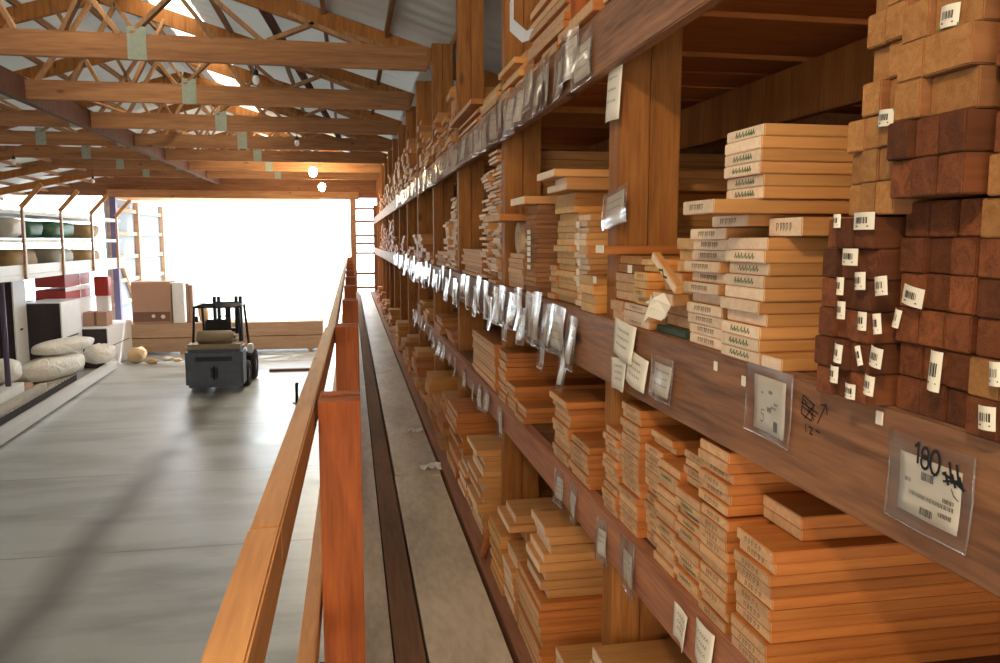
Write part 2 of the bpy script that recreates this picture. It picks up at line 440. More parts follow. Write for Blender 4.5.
# porch beyond the doorway: side wall of translucent panels on a timber frame, and its roof
w = MB().box(-7.35, -7.30, WY + .4, WY + 7.5, 0, 4.6); struct(w.build('wall_porch', 'girt_panel'))
w = MB()
for z in (.5, 1.25, 1.95, 2.7, 3.45, 4.2): w.box(-7.29, -7.2, WY + .4, WY + 7.5, z, z + .12)
for y in (WY + .5, WY + 3.6, WY + 7.3): w.box(-7.29, -7.14, y, y + .14, 0, 4.6)
w.bar((-7.22, WY + .6, 3.4), (-7.22, WY + 3.6, .7), .1, .14)
struct(w.build('wall_porch_frame', 'bunk_wood'))
w = MB().box(-7.4, -1.0, WY + .4, WY + 3.5, 4.62, 4.72); struct(w.build('roof_porch', 'rail_wood'))

# ================================================================== ROOF TRUSSES
def truss(Y, label):
    t = empty('roof_truss', (-2.95, Y, 5.0), label, 'roof truss', 'wooden roof trusses')
    o = Vector((-2.95, Y, 5.0))
    def P(x, z, dy=0): return Vector((x, Y + dy, z)) - o
    c = MB().box(-3.83 + 2.95, .80 + 2.95, -.038, .038, 0.0, .235); c.build('bottom_chord', 'truss_wood', t, .004)
    c = MB().box(-11.8 + 2.95, -3.92 + 2.95, -.038, .038, 0.0, .235); c.build('bottom_chord', 'truss_wood', t, .004)
    zt = 5.27 - .20
    for xs in (.85, -6.75):
        c = MB().bar(P(xs, zt + .05), P(RX, RZ - .2), .066, .19); c.build('top_chord', 'post_wood', t, .004)
    c = MB().bar(P(.9, zt), P(3.4, roof_z(3.4) - .2), .05, .18); c.build('side_rafter', 'post_wood', t, .003)
    c = MB().bar(P(-6.8, zt), P(-11.9, roof_z(-11.9) - .2), .05, .18); c.build('side_rafter', 'post_wood', t, .003)
    tz = lambda x: roof_z(x) - .22
    webs = [(.15, -.55), (-.75, -.30), (-.80, -1.45), (-2.0, -1.45), (-2.1, -2.8), (-2.6, -2.2), (-3.7, -3.0), (-3.3, -2.75), (-3.98, -4.85), (-5.4, -4.85), (-4.5, -3.9), (.35, -.05), (-1.25, -1.75), (-3.0, -3.45), (-4.8, -5.3)]
    for i, (xb, xt) in enumerate(webs):
        c = MB().bar(P(xb, 5.225), P(xt, tz(xt)), .04, .09, (0, 1, 0)); c.build('web', 'truss_web', t, .003)
    for xp, ww in ((-1.94, .17), (-4.03, .2), (-5.4, .17), (-7.6, .2)):
        c = MB().box(xp - ww / 2 + 2.95, xp + ww / 2 + 2.95, -.0425, -.039, -.005, .30)
        for k in range(7): c.box(xp - ww / 2 + 2.95, xp + ww / 2 + 2.95, -.046, -.0425, .01 + k * .042, .022 + k * .042)
        c.build('gusset_plate', 'galvanised', t)
    return t
TY = [8.35 + 2.52 * k for k in range(7)]
for k, y in enumerate(TY):
    truss(y, uniq(['wooden roof truss spanning over the aisle at the top edge, widest looking of all', 'second wooden roof truss behind the big one at the top'][k] if k < 2 else f'{nth(k + 1)} wooden roof truss counted back toward the bright doorway'))
# slanting lateral brace under the roof
b = MB().bar((-.95, 7.6, 5.75), (-.15, 16.5, 5.28), .04, .14); tag(b.build('diagonal_brace', 'post_dark', bevel=.003), 'dark wooden brace board slanting lengthwise across the roof trusses', 'brace')
b = MB().bar((-5.0, 7.6, 5.42), (-2.9, 16.5, 5.275), .09, .03); tag(b.build('diagonal_brace', 'rail_wood', bevel=.003), 'pale wooden brace board lying on the truss chords beside the girder', 'brace')

# hanging bulbs
def lamp(px, py, Y, lit, label):
    p = atY(px, py, Y)
    t = empty('pendant_lamp', p, label, 'lamp', 'bare bulb lamps under the trusses')
    b = MB().tube([(0, 0, .09), (0, 0, max(.15, 5.0 - p.z + .1))], .006, 6); b.build('cord', 'lamp_socket', t)
    b = MB().tube([(0, 0, .05), (0, 0, .10), (0, 0, .12)], [.03, .028, .012], 12); b.build('socket', 'lamp_socket', t)
    b = MB().blob((0, 0, 0), .042 if not lit else .1, .042 if not lit else .1, .055 if not lit else .12, 1, 0, 1, 16, 10); b.build('bulb', 'bulb_lit' if lit else 'bulb_glass', t)
    if lit:
        l = bpy.data.lights.new('bulb_light', 'POINT'); l.energy = 60; l.color = (1, .8, .5); l.shadow_soft_size = .1
        lo = bpy.data.objects.new('bulb_light', l); COL.objects.link(lo); lo.location = p + Vector((0, 0, -.2))
def near_fill_lamp(p, watts, label):  # unseen lamp added to give the near rack warm light
    t = empty('pendant_lamp', p, label, 'lamp', 'bare bulb lamps under the trusses')
    b = MB().tube([(0, 0, .09), (0, 0, .75)], .006, 6); b.build('cord', 'lamp_socket', t)
    b = MB().tube([(0, 0, .05), (0, 0, .10), (0, 0, .12)], [.03, .028, .012], 12); b.build('socket', 'lamp_socket', t)
    b = MB().blob((0, 0, 0), .045, .045, .06, 1, 0, 1, 16, 10); o = b.build('bulb', 'bulb_lit', t); 
    l = bpy.data.lights.new('bulb_light', 'POINT'); l.energy = watts; l.color = (1, .74, .44); l.shadow_soft_size = .08
    lo = bpy.data.objects.new('bulb_light', l); COL.objects.link(lo); lo.location = Vector(p) + Vector((0, 0, -.15))
near_fill_lamp((-.75, -.7, 4.9), 70, uniq('added unseen bulb behind the viewpoint, warming the near rack'))
lamp(313, 172, 20.0, True, uniq('glowing bare bulb, the larger of the two lit ones near the doorway header'))
lamp(322, 187, 23.6, True, uniq('glowing bare bulb, the smaller lit one just above the doorway header'))
lamp(256, 80, 9.6, False, uniq('unlit white bulb hanging between the first two roof trusses'))
lamp(297, 143, 14.5, False, uniq('unlit white bulb hanging above the larger glowing bulb'))
lamp(14, 162, 17.2, False, uniq('unlit white bulb hanging over the side storage deck'))
lamp(93, 181, 21.5, False, uniq('unlit white bulb near the doorway header corner'))

# ================================================================== RACK: posts, beams, decks
PY = [2.31 + 1.79 * k for k in range(13)]
BAYN = ['bay beside the brown stakes', 'second bay', 'third bay', 'fourth bay', 'fifth bay', 'sixth bay', 'seventh bay', 'eighth bay', 'ninth bay', 'tenth bay', 'eleventh bay', 'twelfth bay', 'thirteenth bay', 'last bay']
for k, y in enumerate(PY):
    t = empty('rack_post', (.79, y, 0), uniq('thick double rack post of split golden timber carrying a white notice' if k == 0 else f'{nth(k + 1)} rack post of the lumber rack, counting toward the doorway'), 'post', 'rack posts')
    for a in (0, 1):
        c = MB().box(a * .097, a * .097 + .094, 0, .10, 0, 5.12); c.build('timber', 'post_wood', t, .004)
for nm, z0, z1, mat, lab in (('eye-level', 2.875, 3.065, 'beam_wood', 'long weathered rack beam at eye level covered in price tags'),
                              ('top', 3.80, 3.985, 'beam_wood', 'long weathered rack beam of the top shelf above eye level'),
                              ('lower', 2.335, 2.475, 'beam_low', 'reddish rack beam of the lower shelf carrying the stamped boards')):
    b = MB().box(.75, .788, .15, 9.6 if nm == 'lower' else WY - .3, z0, z1)
    bo = b.build('rack_beam', mat, bevel=.004); tag(bo, uniq(lab), 'beam')
    if nm == 'eye-level': EYE = bo
for z, lab in ((3.74, 'top shelf'), (2.85, 'eye-level shelf'), (2.26, 'lower shelf')):
    b = MB().box(1.60, 1.64, .3, WY - .3, z, z + .19); tag(b.build('rack_beam', 'post_wood', bevel=.004), uniq(f'inner supporting rack beam set back under the {lab}'), 'beam')
    b = MB().box(3.0, 3.04, .3, WY - .3, z, z + .19); struct(b.build('rack_beam_rear', 'post_wood'))
# shelf decks as plank layers
b = MB(); y = .3
while y < WY - .6: b.box(.79, 3.05, y, y + .14, 3.045, 3.0635); y += .15
struct(b.build('shelf_floor', 'wall_wood'))
b = MB(); y = .3
while y < 9.4: b.box(.79, 3.05, y, y + .14, 2.455, 2.4735); y += .15
struct(b.build('shelf_floor', 'wall_wood'))
b = MB().box(.75, 3.4, .3, WY - .3, 1.60, 1.666); struct(b.build('shelf_floor', 'wall_wood'))
ZE, ZL, ZB, ZT = 3.0655, 2.4755, 1.6685, 3.9855

# ================================================================== RAIL
def rail_post(Yc, x0, x1, zt, label):
    t = empty('rail_post', ((x0 + x1) / 2, Yc, 1.65), label, 'post', 'guard rail posts')
    w = (x1 - x0) / 2; h = zt - 1.65
    c = MB().box(-w, w, -.07, .035, .0005, h - .004); c.build('timber', 'rail_post', t, .003)
    c = MB().box(-w + .002, w - .001, .037, .10, .0005, h); c.build('timber', 'rail_post', t, .003)
    return t
rail_post(2.64, -.112, .022, 2.79, uniq('closest orange-brown guard rail post standing on the walkway edge'))
rail_post(4.85, -.098, .034, 2.795, uniq('second guard rail post, seen just above the closest one'))
for k in range(9):
    rail_post(7.0 + 2.2 * k, -.078 + .0 * k, .056, 2.79, uniq(f'{nth(k + 3)} guard rail post along the walkway toward the doorway'))
def rail(y0, y1, xr0, xr1, zt, w, h, mat, label):
    b = MB(); n = 5
    a = Vector((xr0 - w / 2, y0, zt - h / 2)); c = Vector((xr1 - w / 2, y1, zt - h / 2))
    b.bar(a, c, w, h); return tag(b.build('guard_rail', mat, bevel=.004), label, 'rail')
rail(.25, 1.46, -.1405, -.1345, 2.78, .058, .10, 'rail_wood', uniq('closest length of the top guard rail, ending at the butt joint'))
rail(1.464, 4.9, -.1345, -.102, 2.78, .056, .10, 'rail_wood', uniq('second length of the top guard rail, beyond the butt joint'))
rail(4.91, 25.4, -.1, -.08, 2.775, .05, .10, 'rail_wood', uniq('far length of the top guard rail running on to the doorway'))
rail(.6, 5.0, -.126, -.118, 2.1, .052, .10, 'rail_wood', uniq('lower guard rail board seen beside the closest rail post'))
rail(5.02, 25.4, -.118, -.08, 2.1, .05, .10, 'rail_wood', uniq('far lower guard rail board running along the walkway edge'))
t = empty('rail_bracket', (-.2, 3.1, 1.62), uniq('small wooden block with a dark metal strap at the walkway edge'), 'bracket')
c = MB().box(-.035, .03, -.03, .03, -.02, .045); c.build('wood_block', 'pine_side', t, .004)
c = MB().box(.032, .04, -.025, .025, -.04, .16); c.build('strap', 'steel_dark', t, .002)
c = MB().box(.041, .084, -.02, .02, -.03, .0); c.build('bolt', 'steel_dark', t, .004)
p = atZ(297, 403, 0)
t = empty('floor_stake', p, uniq('small dark metal stake standing on the concrete beside the rail'), 'stake')
c = MB().tube([(0, 0, 0), (0, 0, .38), (.02, 0, .42)], .035, 10); c.build('rod', 'steel_dark', t)
c = MB().tube([(-.0, 0, 0), (0, 0, .02)], .09, 12); c.build('foot_plate', 'steel_dark', t)
# plastic scrap on the walkway
def scrap(px, py, s, label, seed, z=1.6525):
    p = atZ(px, py, z); rr = random.Random(seed); b = MB(); n = 7
    g = [[b.bm.verts.new(((i - 3) * s / 6 * (1 + .2 * rr.random()), (j - 3) * s / 8, max(0, rr.uniform(-.2, 1) * s * .22))) for j in range(n)] for i in range(n)]
    for i in range(n - 1):
        for j in range(n - 1): b.bm.faces.new((g[i][j], g[i + 1][j], g[i + 1][j + 1], g[i][j + 1]))
    o = b.build('plastic_scrap', 'white_plastic', loc=p); md = o.modifiers.new('thickness', 'SOLIDIFY'); md.thickness = .001
    tag(o, label, 'scrap')
scrap(431, 468, .14, uniq('crumpled white plastic scrap on the walkway beside the sill'), 3)
scrap(415, 431, .12, uniq('flat white paper scrap lying on the walkway boards'), 4)

# ================================================================== STOCK: eye-level shelf, first bay
E1 = 'eye-level shelf'
# pale stack with green script stamps
stack('lower block, pale stack by the brown stakes', 1.375, 1.535, ZE, 3.305, 'pine', 'pale pine board', .0235, .76, 1.7, 'script', .012, .004)
board(1.295, 1.368, ZE, .022, .752, 1.6, uniq('lone pale board at the foot of the pale stamped stack'), 'loose boards', 'pine')
stack('block beside the pale stamped stack, toward the post', 1.555, 1.735, ZE, 3.325, 'pine', 'pale pine board', .0235, .765, 1.7, 'print', .012, .006)
o = board(1.44, 1.60, 3.327, .022, .755, 1.6, uniq('short pale board lying under the jutting plank of the pale stack'), 'loose boards', 'pine', 'print')
o = board(1.32, 1.435, 3.307, .034, .795, 1.5, uniq('recessed pale board under the jutting plank, nearer the brown stakes'), 'loose boards', 'pine', 'print')
board(1.405, 1.545, 3.350, .026, .665, 1.8, uniq('wide pale plank jutting out into the aisle from the pale stack'), 'loose boards', 'pine', 'print', jr=0)
stack('upper block, pale stack by the brown stakes', 1.395, 1.545, 3.3775, 3.515, 'pine', 'pale pine board', .0232, .757, 1.7, 'script', .006, .004)
# jumble of short pieces by the thick post
def piece(xl, xr, yt, yb, X, L, label, fam='clear', stamp=None, z=None, jr=1.0):
    Yn, Yf, z0, z1 = pixbox(xl, xr, yt, yb, X)
    if z is not None: z0 = z
    return board(Yn, Yf, z0, max(.008, z1 - z0), X, L, uniq(label), 'short offcuts by the thick post', fam, stamp, jr=jr)
stack('bottom tier of offcuts by the thick post', 1.97, 2.17, ZE, 3.125, 'pine', 'short pinkish offcut', .02, .765, .5, 'print')
stack('bottom tier of offcuts touching the thick post', 2.175, 2.29, ZE, 3.125, 'fir', 'short brown offcut', .03, .765, .5)
stack('low block beside the white crumpled paper', 1.78, 1.95, 3.085, 3.14, 'fir', 'reddish offcut', .027, .80, .5)
board(1.76, 1.95, ZE, .018, .77, .4, uniq('dark green flat strip under the crumpled paper'), 'loose boards', 'pack') if False else None
b = MB().box(.775, 1.15, 1.765, 1.95, ZE, ZE + .018); tag(b.build('green_strip', 'bin_green', bevel=.003), uniq('dark green flat strip at the shelf edge under crumpled paper'), 'strip')
stack('middle of the jumble by the thick post', 1.985, 2.085, 3.127, 3.215, 'clear', 'small yellowish offcut', .022, .765, .4, 'print')
stack('brown pile touching the thick post', 2.10, 2.29, 3.127, 3.205, 'fir', 'brown offcut', .026, .775, .6)
stack('upper yellow ends of the jumble by the thick post', 1.97, 2.06, 3.217, 3.250, 'clear', 'small yellowish offcut', .016, .775, .4)
stack('tagged pieces on the brown pile by the thick post', 2.10, 2.28, 3.207, 3.255, 'tan', 'thin brown offcut', .024, .785, .6)
board(1.80, 1.93, 3.142, .028, .755, .45, uniq('pale offcut jutting over the crumpled paper'), 'loose boards', 'pine', 'print')
board(1.765, 1.84, 3.172, .03, .79, .4, uniq('small yellow offcut tucked beneath the leaning trim piece'), 'loose boards', 'clear')
board(1.85, 1.96, 3.172, .045, .80, .5, uniq('reddish thick offcut behind the leaning trim piece'), 'loose boards', 'fir')
stack('pale pile behind the leaning trim piece', 1.76, 1.955, 3.219, 3.305, 'clear', 'pale offcut', .028, .83, .7)
board(2.325 - .035, 2.40 - .02, 3.257, .026, .69, 1.0, uniq('long slim board with a white tag on its end, jutting past the thick post'), 'loose boards', 'fir', jr=0)
o = board(-.010, .010, 3.0, .165, .735, .02, uniq('leaning pale trim piece with a green stamp by the pale stack'), 'loose boards', 'pine', jr=0)
o.rotation_euler = (math.radians(-63), 0, 0); o.location = (.714, 1.69, 3.188)
b = MB(); b.ribbon([(-.03, .005), (-.012, .012), (.0, .002), (.02, .012)], .006, lambda u, v: (-.0008, v - .006, .085 + u)); b.build('grade_stamp', 'ink_green', o)
def crumple(loc, s, label, seed, mat='paper', name='crumpled_paper', flat=.5):
    b = MB(); b.blob((0, 0, 0), s, s * .8, s * flat, seed, .22, .8, 14, 9)
    o = b.build(name, mat, loc=loc); return tag(o, uniq(label), 'paper')
b = MB(); g = []
for i in range(6):
    g.append([b.bm.verts.new((.735 + .02 * math.sin(i * 1.3 + j), 1.80 + i * .022 + j * .004, 3.092 + j * .017 + (.012 if (i + j) % 2 else 0) + (5 - i) * .004)) for j in range(4)])
for i in range(5):
    for j in range(3): b.bm.faces.new((g[i][j], g[i + 1][j], g[i + 1][j + 1], g[i][j + 1]))
o = b.build('crumpled_paper', 'paper'); o.modifiers.new('thickness', 'SOLIDIFY').thickness = .0012
tag(o, uniq('white crumpled paper slip over the green strip at the shelf edge'), 'paper')

# ---- brown square stakes
def stake_rows(desc, Xf, cols, z0, dz, n, fam, skip=(), jx=.006, L=1.5, pat=None):
    for i in range(n):
        z = z0 + i * dz
        for j in range(len(cols) - 1):
            if (i, j) in skip: continue
            yf, yn = cols[j], cols[j + 1]
            f = fam if pat is None else pat(i, j)
            board(yn + .0006, yf - .0006, z, dz - .001, Xf + R.uniform(-jx, jx), L,
                  uniq(f'stake end, {nth(i + 1)} row up, {nth(j + 1)} column, {desc}'), 'stakes, ' + desc, f, None, 'wooden_stake', 0, .05, 'stake')
# lower tagged bundle
stake_rows('small tagged bundle on the beam', .715, [1.125, 1.085, 1.043, 1.0], ZE, .0445, 6, 'brown', jx=.008)
# lower wrapped bundle (set back a little)
stake_rows('dark wrapped bundle', .745, [.985, .937, .889, .845], ZE + .001, .0475, 6, 'brown', pat=lambda i, j: 'brown')
# bundle at the frame edge
stake_rows('lower bundle at the picture edge', .735, [.835, .785, .735, .68], ZE + .002, .047, 6, 'brown', pat=lambda i, j: 'tan' if (i + j) % 4 == 1 else 'brown')
# upper bundles
stake_rows('upper weathered bundle', .725, [1.092, 1.05, 1.012, .972], 3.335, .046, 3, 'tan', jx=.01)
stake_rows('high weathered bundle', .735, [1.06, 1.018, .975], 3.474, .047, 4, 'tan', jx=.012)
stake_rows('upper dark bundle', .70, [.962, .918, .874, .83], 3.354, .049, 2, 'brown')
stake_rows('wide pale-ended bundle', .72, [.965, .915, .835], 3.4535, .049, 3, 'tan', jx=.015)
stake_rows('high row under the top shelf', .73, [.965, .905, .845], 3.602, .05, 1, 'tan', jx=.01)
stake_rows('upper bundle at the picture edge', .73, [.822, .775, .725, .675], 3.3505, .0485, 6, 'brown', pat=lambda i, j: 'tan' if (i * 2 + j) % 5 == 0 else 'brown')

# ---- bar code tags stapled to the stakes
def bar_tag(px, py, w, h, X, label, ang=0., green=False, curl=.004):
    p = atX(px, py, X)
    t = empty('barcode_tag', p, uniq(label), 'tag', 'white bar code tags on the brown stakes')
    t.rotation_euler = (math.radians(ang), 0, 0)
    b = MB(); n = 6
    f = lambda u, v: (-.0015 - curl * abs(math.sin((u / w + .5) * 3.1)) , -u, v)
    vs = [[b.bm.verts.new(f(-w / 2 + w * i / n, y)) for y in (-h / 2, h / 2)] for i in range(n + 1)]
    for i in range(n): b.bm.faces.new((vs[i][0], vs[i + 1][0], vs[i + 1][1], vs[i][1]))
    o = b.build('card', 'paper', t); o.modifiers.new('thickness', 'SOLIDIFY').thickness = .0005
    b = MB(); rr = random.Random(int(px)); u = -w * .28
    ff = lambda u, v: (f(u, v)[0] - .0008, -u, v)
    while u < w * .28:
        ww = rr.choice((.0008, .0014, .002)); b.ribbon([(u, -h * .12), (u, h * .2)], ww, ff); u += ww + rr.choice((.0008, .0014))
    b.ribbon([(-w * .3, -h * .3), (w * .3, -h * .3)], .0016, ff)
    b.build('bar_code', 'ink', t)
    if green:
        b = MB()
        for q in ((-h * .44,) if green == 1 else (-h * .44, h * .44)): b.ribbon([(-w * .48, q), (w * .48, q)], h * .14, ff)
        b.build('stripe', 'tag_green', t)
XT = .706
TG = [(838, 221, .018, .02, 0, 'small tag at the top corner of the tagged bundle'), (865, 221, .046, .024, 0, 'wide tag at the top of the tagged bundle'),
      (851, 257, .036, .024, 0, 'tag on its own in the second row of the tagged bundle'), (841, 286, .018, .026, 0, 'shiny tag at the edge of the tagged bundle, third row down'),
      (861, 281, .024, .025, -4, 'raised middle tag in the third row of the tagged bundle'), (882, 286, .026, .026, -8, 'inner tag in the third row of the tagged bundle'),
      (842, 310, .02, .026, 0, 'outer tag in the fourth row of the tagged bundle'), (863, 321, .02, .026, 0, 'middle curled tag in the fourth row of the tagged bundle'), (878, 324, .018, .028, -10, 'inner curled tag in the fourth row of the tagged bundle'),
      (839, 353, .02, .028, 6, 'outer tag in the fifth row of the tagged bundle'), (877, 357, .026, .028, 8, 'inner tag in the fifth row of the tagged bundle'), (860, 356, .012, .028, -20, 'folded blank-looking tag in the fifth row of the tagged bundle'),
      (835, 374, .02, .025, 2, 'outer tag in the sixth row of the tagged bundle'), (851, 391, .024, .022, 0, 'middle lowest tag of the tagged bundle'), (870, 385, .022, .028, 6, 'inner lowest tag of the tagged bundle')]
for (x, y, w, h, a, l) in TG: bar_tag(x, y, w, h, XT, 'white bar code ' + l, a)
bar_tag(914, 296, .04, .026, .728, 'slanted white bar code tag on the dark wrapped bundle', 10)
bar_tag(936, 371, .022, .052, .728, 'upright glossy white tag on the dark wrapped bundle', 4)
bar_tag(898, 318, .014, .026, .735, 'small bent white tag at the edge of the dark wrapped bundle', 15)
bar_tag(988, 418, .026, .028, .722, 'white bar code tag low at the picture edge', -4)
bar_tag(997, 374, .02, .028, .722, 'half hidden white bar code tag at the picture edge', -4)
bar_tag(887, 118, .032, .022, .712, 'green bordered white tag on the weathered bundle', 4, 2)
bar_tag(951, 16, .032, .026, .716, 'white tag with a green stripe high on the stakes', 4, 1)

# ================================================================== STOCK: eye-level shelf, beyond the thick post
E = 'eye-level shelf, second bay'
def pstack(desc, xl, xr, yt, fam, adj, X=.757, z0=None, t=.0225, L=1.7, stamp=None, jx=.01, yb=None, **k):
    Yn, Yf, zb, zt = pixbox(xl, xr, yt, yb or yt + 10, X)
    z0 = zb if (yb and z0 is None) else (ZE if z0 is None else z0)
    return stack(desc, Yn, Yf, z0, zt, fam, adj, t, X, L, stamp, jx, **k)
pstack('squat stack behind the thick post, eye-level shelf', 580, 594, 276, 'clear', 'yellow-ended board', .76, t=.03, L=1.2, jx=.006)
pstack('stack just beyond the squat one, eye-level shelf', 576, 588, 214, 'pine', 'thin pale board', .80, t=.022, L=1.5)
pstack('tall stack capped by jutting planks, eye-level shelf', 557, 576, 192, 'clear', 'pale board', .80, t=.024, L=1.9, jx=.014, jy=.012)
zt = atX(576, 192, .80).z
Yc = atX(566, 190, .76).y
board(Yc - .12, Yc + .16, zt + .001, .024, .73, 2.0, uniq('lowest of three planks jutting from the tall capped stack'), 'capping planks', 'pine')
board(Yc - .05, Yc + .10, zt + .026, .022, .745, 2.0, uniq('middle of three planks jutting from the tall capped stack'), 'capping planks', 'pine')
board(Yc - .06, Yc + .20, zt + .049, .026, .70, 2.0, uniq('topmost of three planks jutting from the tall capped stack'), 'capping planks', 'pine')
pstack('slim tagged stack with a jutting cap, eye-level shelf', 526, 537, 204, 'tan', 'thin board', .757, t=.02, L=1.6, jx=.008)
Ya, Yb2, _, za = pixbox(526, 537, 204, 214, .757)
board(Ya - .02, Yb2 + .06, za + .001, .03, .70, 1.5, uniq('cap board jutting from the slim tagged stack'), 'capping planks', 'pine')
stack('low pile between slim and tall stacks, eye-level shelf', 3.08, 3.19, ZE, 3.20, 'fir', 'reddish board', .024, .80, 1.4)
stack('low pile beyond the slim tagged stack, eye-level shelf', 3.45, 3.67, ZE, 3.19, 'tan', 'brown board', .025, .80, 1.4)
# wide reddish plank on two rolls
zr = 3.27
b = MB().tube([(.80, 3.82, zr + .04), (1.6, 3.82, zr + .04)], .075, 16); b.tube([(.795, 3.82, zr + .04), (.80, 3.82, zr + .04)], .03, 12)
tag(b.build('paper_roll', 'kraft'), uniq('pale paper roll lying under the wide reddish plank'), 'roll')
stack('flat pile under the paper roll, eye-level shelf', 3.70, 4.05, ZE, 3.235, 'fir', 'reddish board', .024, .80, 1.4)
board(3.55, 4.02, 3.387, .03, .66, 1.6, uniq('wide reddish plank jutting into the aisle over the paper roll'), 'capping planks', 'fir', jr=0)

# third bay: ragged thin strips
def strips(desc, Yn, Yf, z0, z1, t, X, adj, jx=.03, fam='pine', L=1.6, jy=.012):
    stack(desc, Yn, Yf, z0, z1, fam, adj, t, X, L, None, jx, jy, 1.2, None, 'molding_strip', cat='strip')
strips('ragged strip pile beyond the second post', 4.23, 4.48, ZE, 3.775, .0155, .795, 'thin pale strip', .03)
strips('lower ragged strip pile beside the tall one', 4.535, 4.76, ZE, 3.70, .0165, .795, 'thin pale strip', .035)
strips('flat pile past the ragged strips', 4.9, 5.75, ZE, 3.24, .022, .80, 'flat brown board', .01, 'fir', 1.6)
strips('even pile behind the third post', 6.02, 6.30, ZE, 3.62, .02, .79, 'thin pale strip', .015)
strips('ragged pile next to the even pile', 6.34, 6.6, ZE, 3.47, .022, .78, 'thin pale strip', .03)
strips('flat pile in the fourth bay', 6.7, 7.6, ZE, 3.2, .03, .80, 'brown board', .02, 'fir')
FAR = MB()
def far_stack(Yn, Yf, z0, z1, n, X, L, rr, jx):
    t = (z1 - z0) / n
    for i in range(n):
        d = rr.uniform(-jx, jx); FAR.box(X + d, X + L, Yn + rr.uniform(-.01, .01), Yf, z0 + i * t, z0 + (i + 1) * t - .002, rr.randint(0, 2))
for k in range(4, 12):
    y0 = PY[k - 1] + .14; rr = random.Random(k)
    y = y0; q = 1
    while y < y0 + 1.45:
        w = min(rr.uniform(.22, .5), y0 + 1.6 - y); h = rr.choice((.08, .15, .3, .5, .62))
        n = max(2, int(h / .035))
        far_stack(y, y + w, ZE, ZE + h, n, .785, 1.4, rr, .03)
        y += w + rr.uniform(.02, .2); q += 1

# ================================================================== STOCK: lower shelf
l = 'lower shelf'
COLS = [  # Ynear, Yfar, top z, X front, description
    (2.195, 2.325, 2.735, .762, 'first column from the thick post'),
    (2.04, 2.19, 2.835, .768, 'second column from the thick post'),
    (1.905, 2.035, 2.75, .79, 'third column from the thick post'),
    (1.765, 1.90, 2.745, .765, 'fourth column from the thick post'),
    (1.62, 1.76, 2.715, .762, 'fifth column from the thick post'),
    (1.485, 1.615, 2.72, .760, 'sixth column from the thick post'),
    (1.31, 1.45, 2.725, .757, 'seventh column from the thick post'),
]
for i, (a, c, zt, X, d) in enumerate(COLS):
    stack(f'lower shelf, {d}', a, c, ZL, zt, 'fir', 'stamped orange board', .0225, X, 1.9, 'script' if i in (3, 4) else 'print', .007, .003)
stack('front row before the third column, lower shelf', 1.83, 1.99, ZL, 2.60, 'clear', 'stamped yellowish board', .0225, .748 + .003, .03, 'print') if False else None
# boards lying loose on the columns
stack('loose pair on the second and third columns, lower shelf', 1.88, 2.03, 2.752, 2.79, 'fir', 'orange board', .019, .80, 1.8)
stack('loose boards over the fifth column, lower shelf', 1.65, 1.78, 2.722, 2.80, 'fir', 'stamped orange board', .021, .79, 1.8, 'print')
stack('tall loose block over the sixth column, lower shelf', 1.50, 1.64, 2.7265, 2.862, 'fir', 'stamped orange board', .0225, .765, 1.8, 'print')
stack('wide boards set back at the beam, lower shelf', 1.12, 1.345, 2.7265, 2.795, 'fir', 'wide orange board', .023, .80, 1.9) if False else None
stack('wide pair set back on the seventh column, lower shelf', 1.345, 1.49, 2.7265, 2.775, 'fir', 'wide orange board', .0235, .835, 1.9)
L2 = [(2.47, 2.69, 2.62, .757, 'fir', 'first stack beyond the thick post', 'print'), (2.72, 2.94, 2.70, .757, 'fir', 'second stack beyond the thick post', 'print'),
      (3.45, 3.64, 2.545, .757, 'fir', 'low stack before the second post', None), (3.66, 3.865, 2.605, .757, 'fir', 'middle stack before the second post', None),
      (3.89, 4.085, 2.735, .757, 'fir', 'tall stack touching the second post', None), (4.23, 5.02, 2.735, .757, 'fir', 'broad stack beyond the second post', None)]
for (a, c, zt, X, fam, d, st) in L2:
    stack(f'lower shelf, {d}', a, c, ZL, zt, fam, 'orange board', .024, X, 1.8, st, .008, .008)
board(2.70, 2.95, 2.702, .024, .742, 1.8, uniq('dark topped board capping the second stack, lower shelf'), 'loose boards', 'fir')
for k in range(3, 5):
    y0 = PY[k - 1] + .14; rr = random.Random(k + 40); y = y0 + rr.uniform(.1, .6); q = 1
    while y < y0 + 1.2:
        w = min(rr.uniform(.3, .5), y0 + 1.6 - y); h = rr.choice((.1, .14, .2))
        far_stack(y, y + w, ZL, ZL + h, 4, .77, 1.6, rr, .02)
        y += w + rr.uniform(.1, .4); q += 1

# ================================================================== STOCK: base shelf
def base(desc, a, c, z0, z1, fam, adj='board', X=.68, t=.03, **k): stack(f'base shelf, {desc}', a, c, z0, z1, fam, adj, t, X, 1.8, **k)
zB = ZB
base('broad stack below the thick post', 1.75, 2.27, zB, 2.045, 'pine', 'pale wide board', .715, .04)
base('pale pile just beyond the thick post', 2.36 + .08, 2.68, zB, 1.83, 'pine', 'pale board', .69, .03, jx=.02)
base('dark sided stack, first beyond the thick post', 2.75, 3.16, zB, 1.96, 'fir', 'board', .665, .03, jx=.01)
base('pale topped stack, second beyond the thick post', 2.79, 3.02, 1.962, 2.235, 'pine', 'pale board', .69, .034, jx=.025)
base('stepped stack by the second post', 3.2, 3.42, zB, 1.95, 'pine', 'board', .66, .028, jx=.02)
base('narrow stepped stack by the second post', 3.46, 3.78, zB, 1.95, 'clear', 'board', .66, .028, jx=.02)
board(3.30, 3.58, 2.03, .03, .655, 1.8, uniq('lower of two pale slabs laid across the stepped stacks'), 'laid slabs', 'pine')
board(3.32, 3.55, 2.061, .035, .69, 1.8, uniq('upper of two pale slabs laid across the stepped stacks'), 'laid slabs', 'pine')
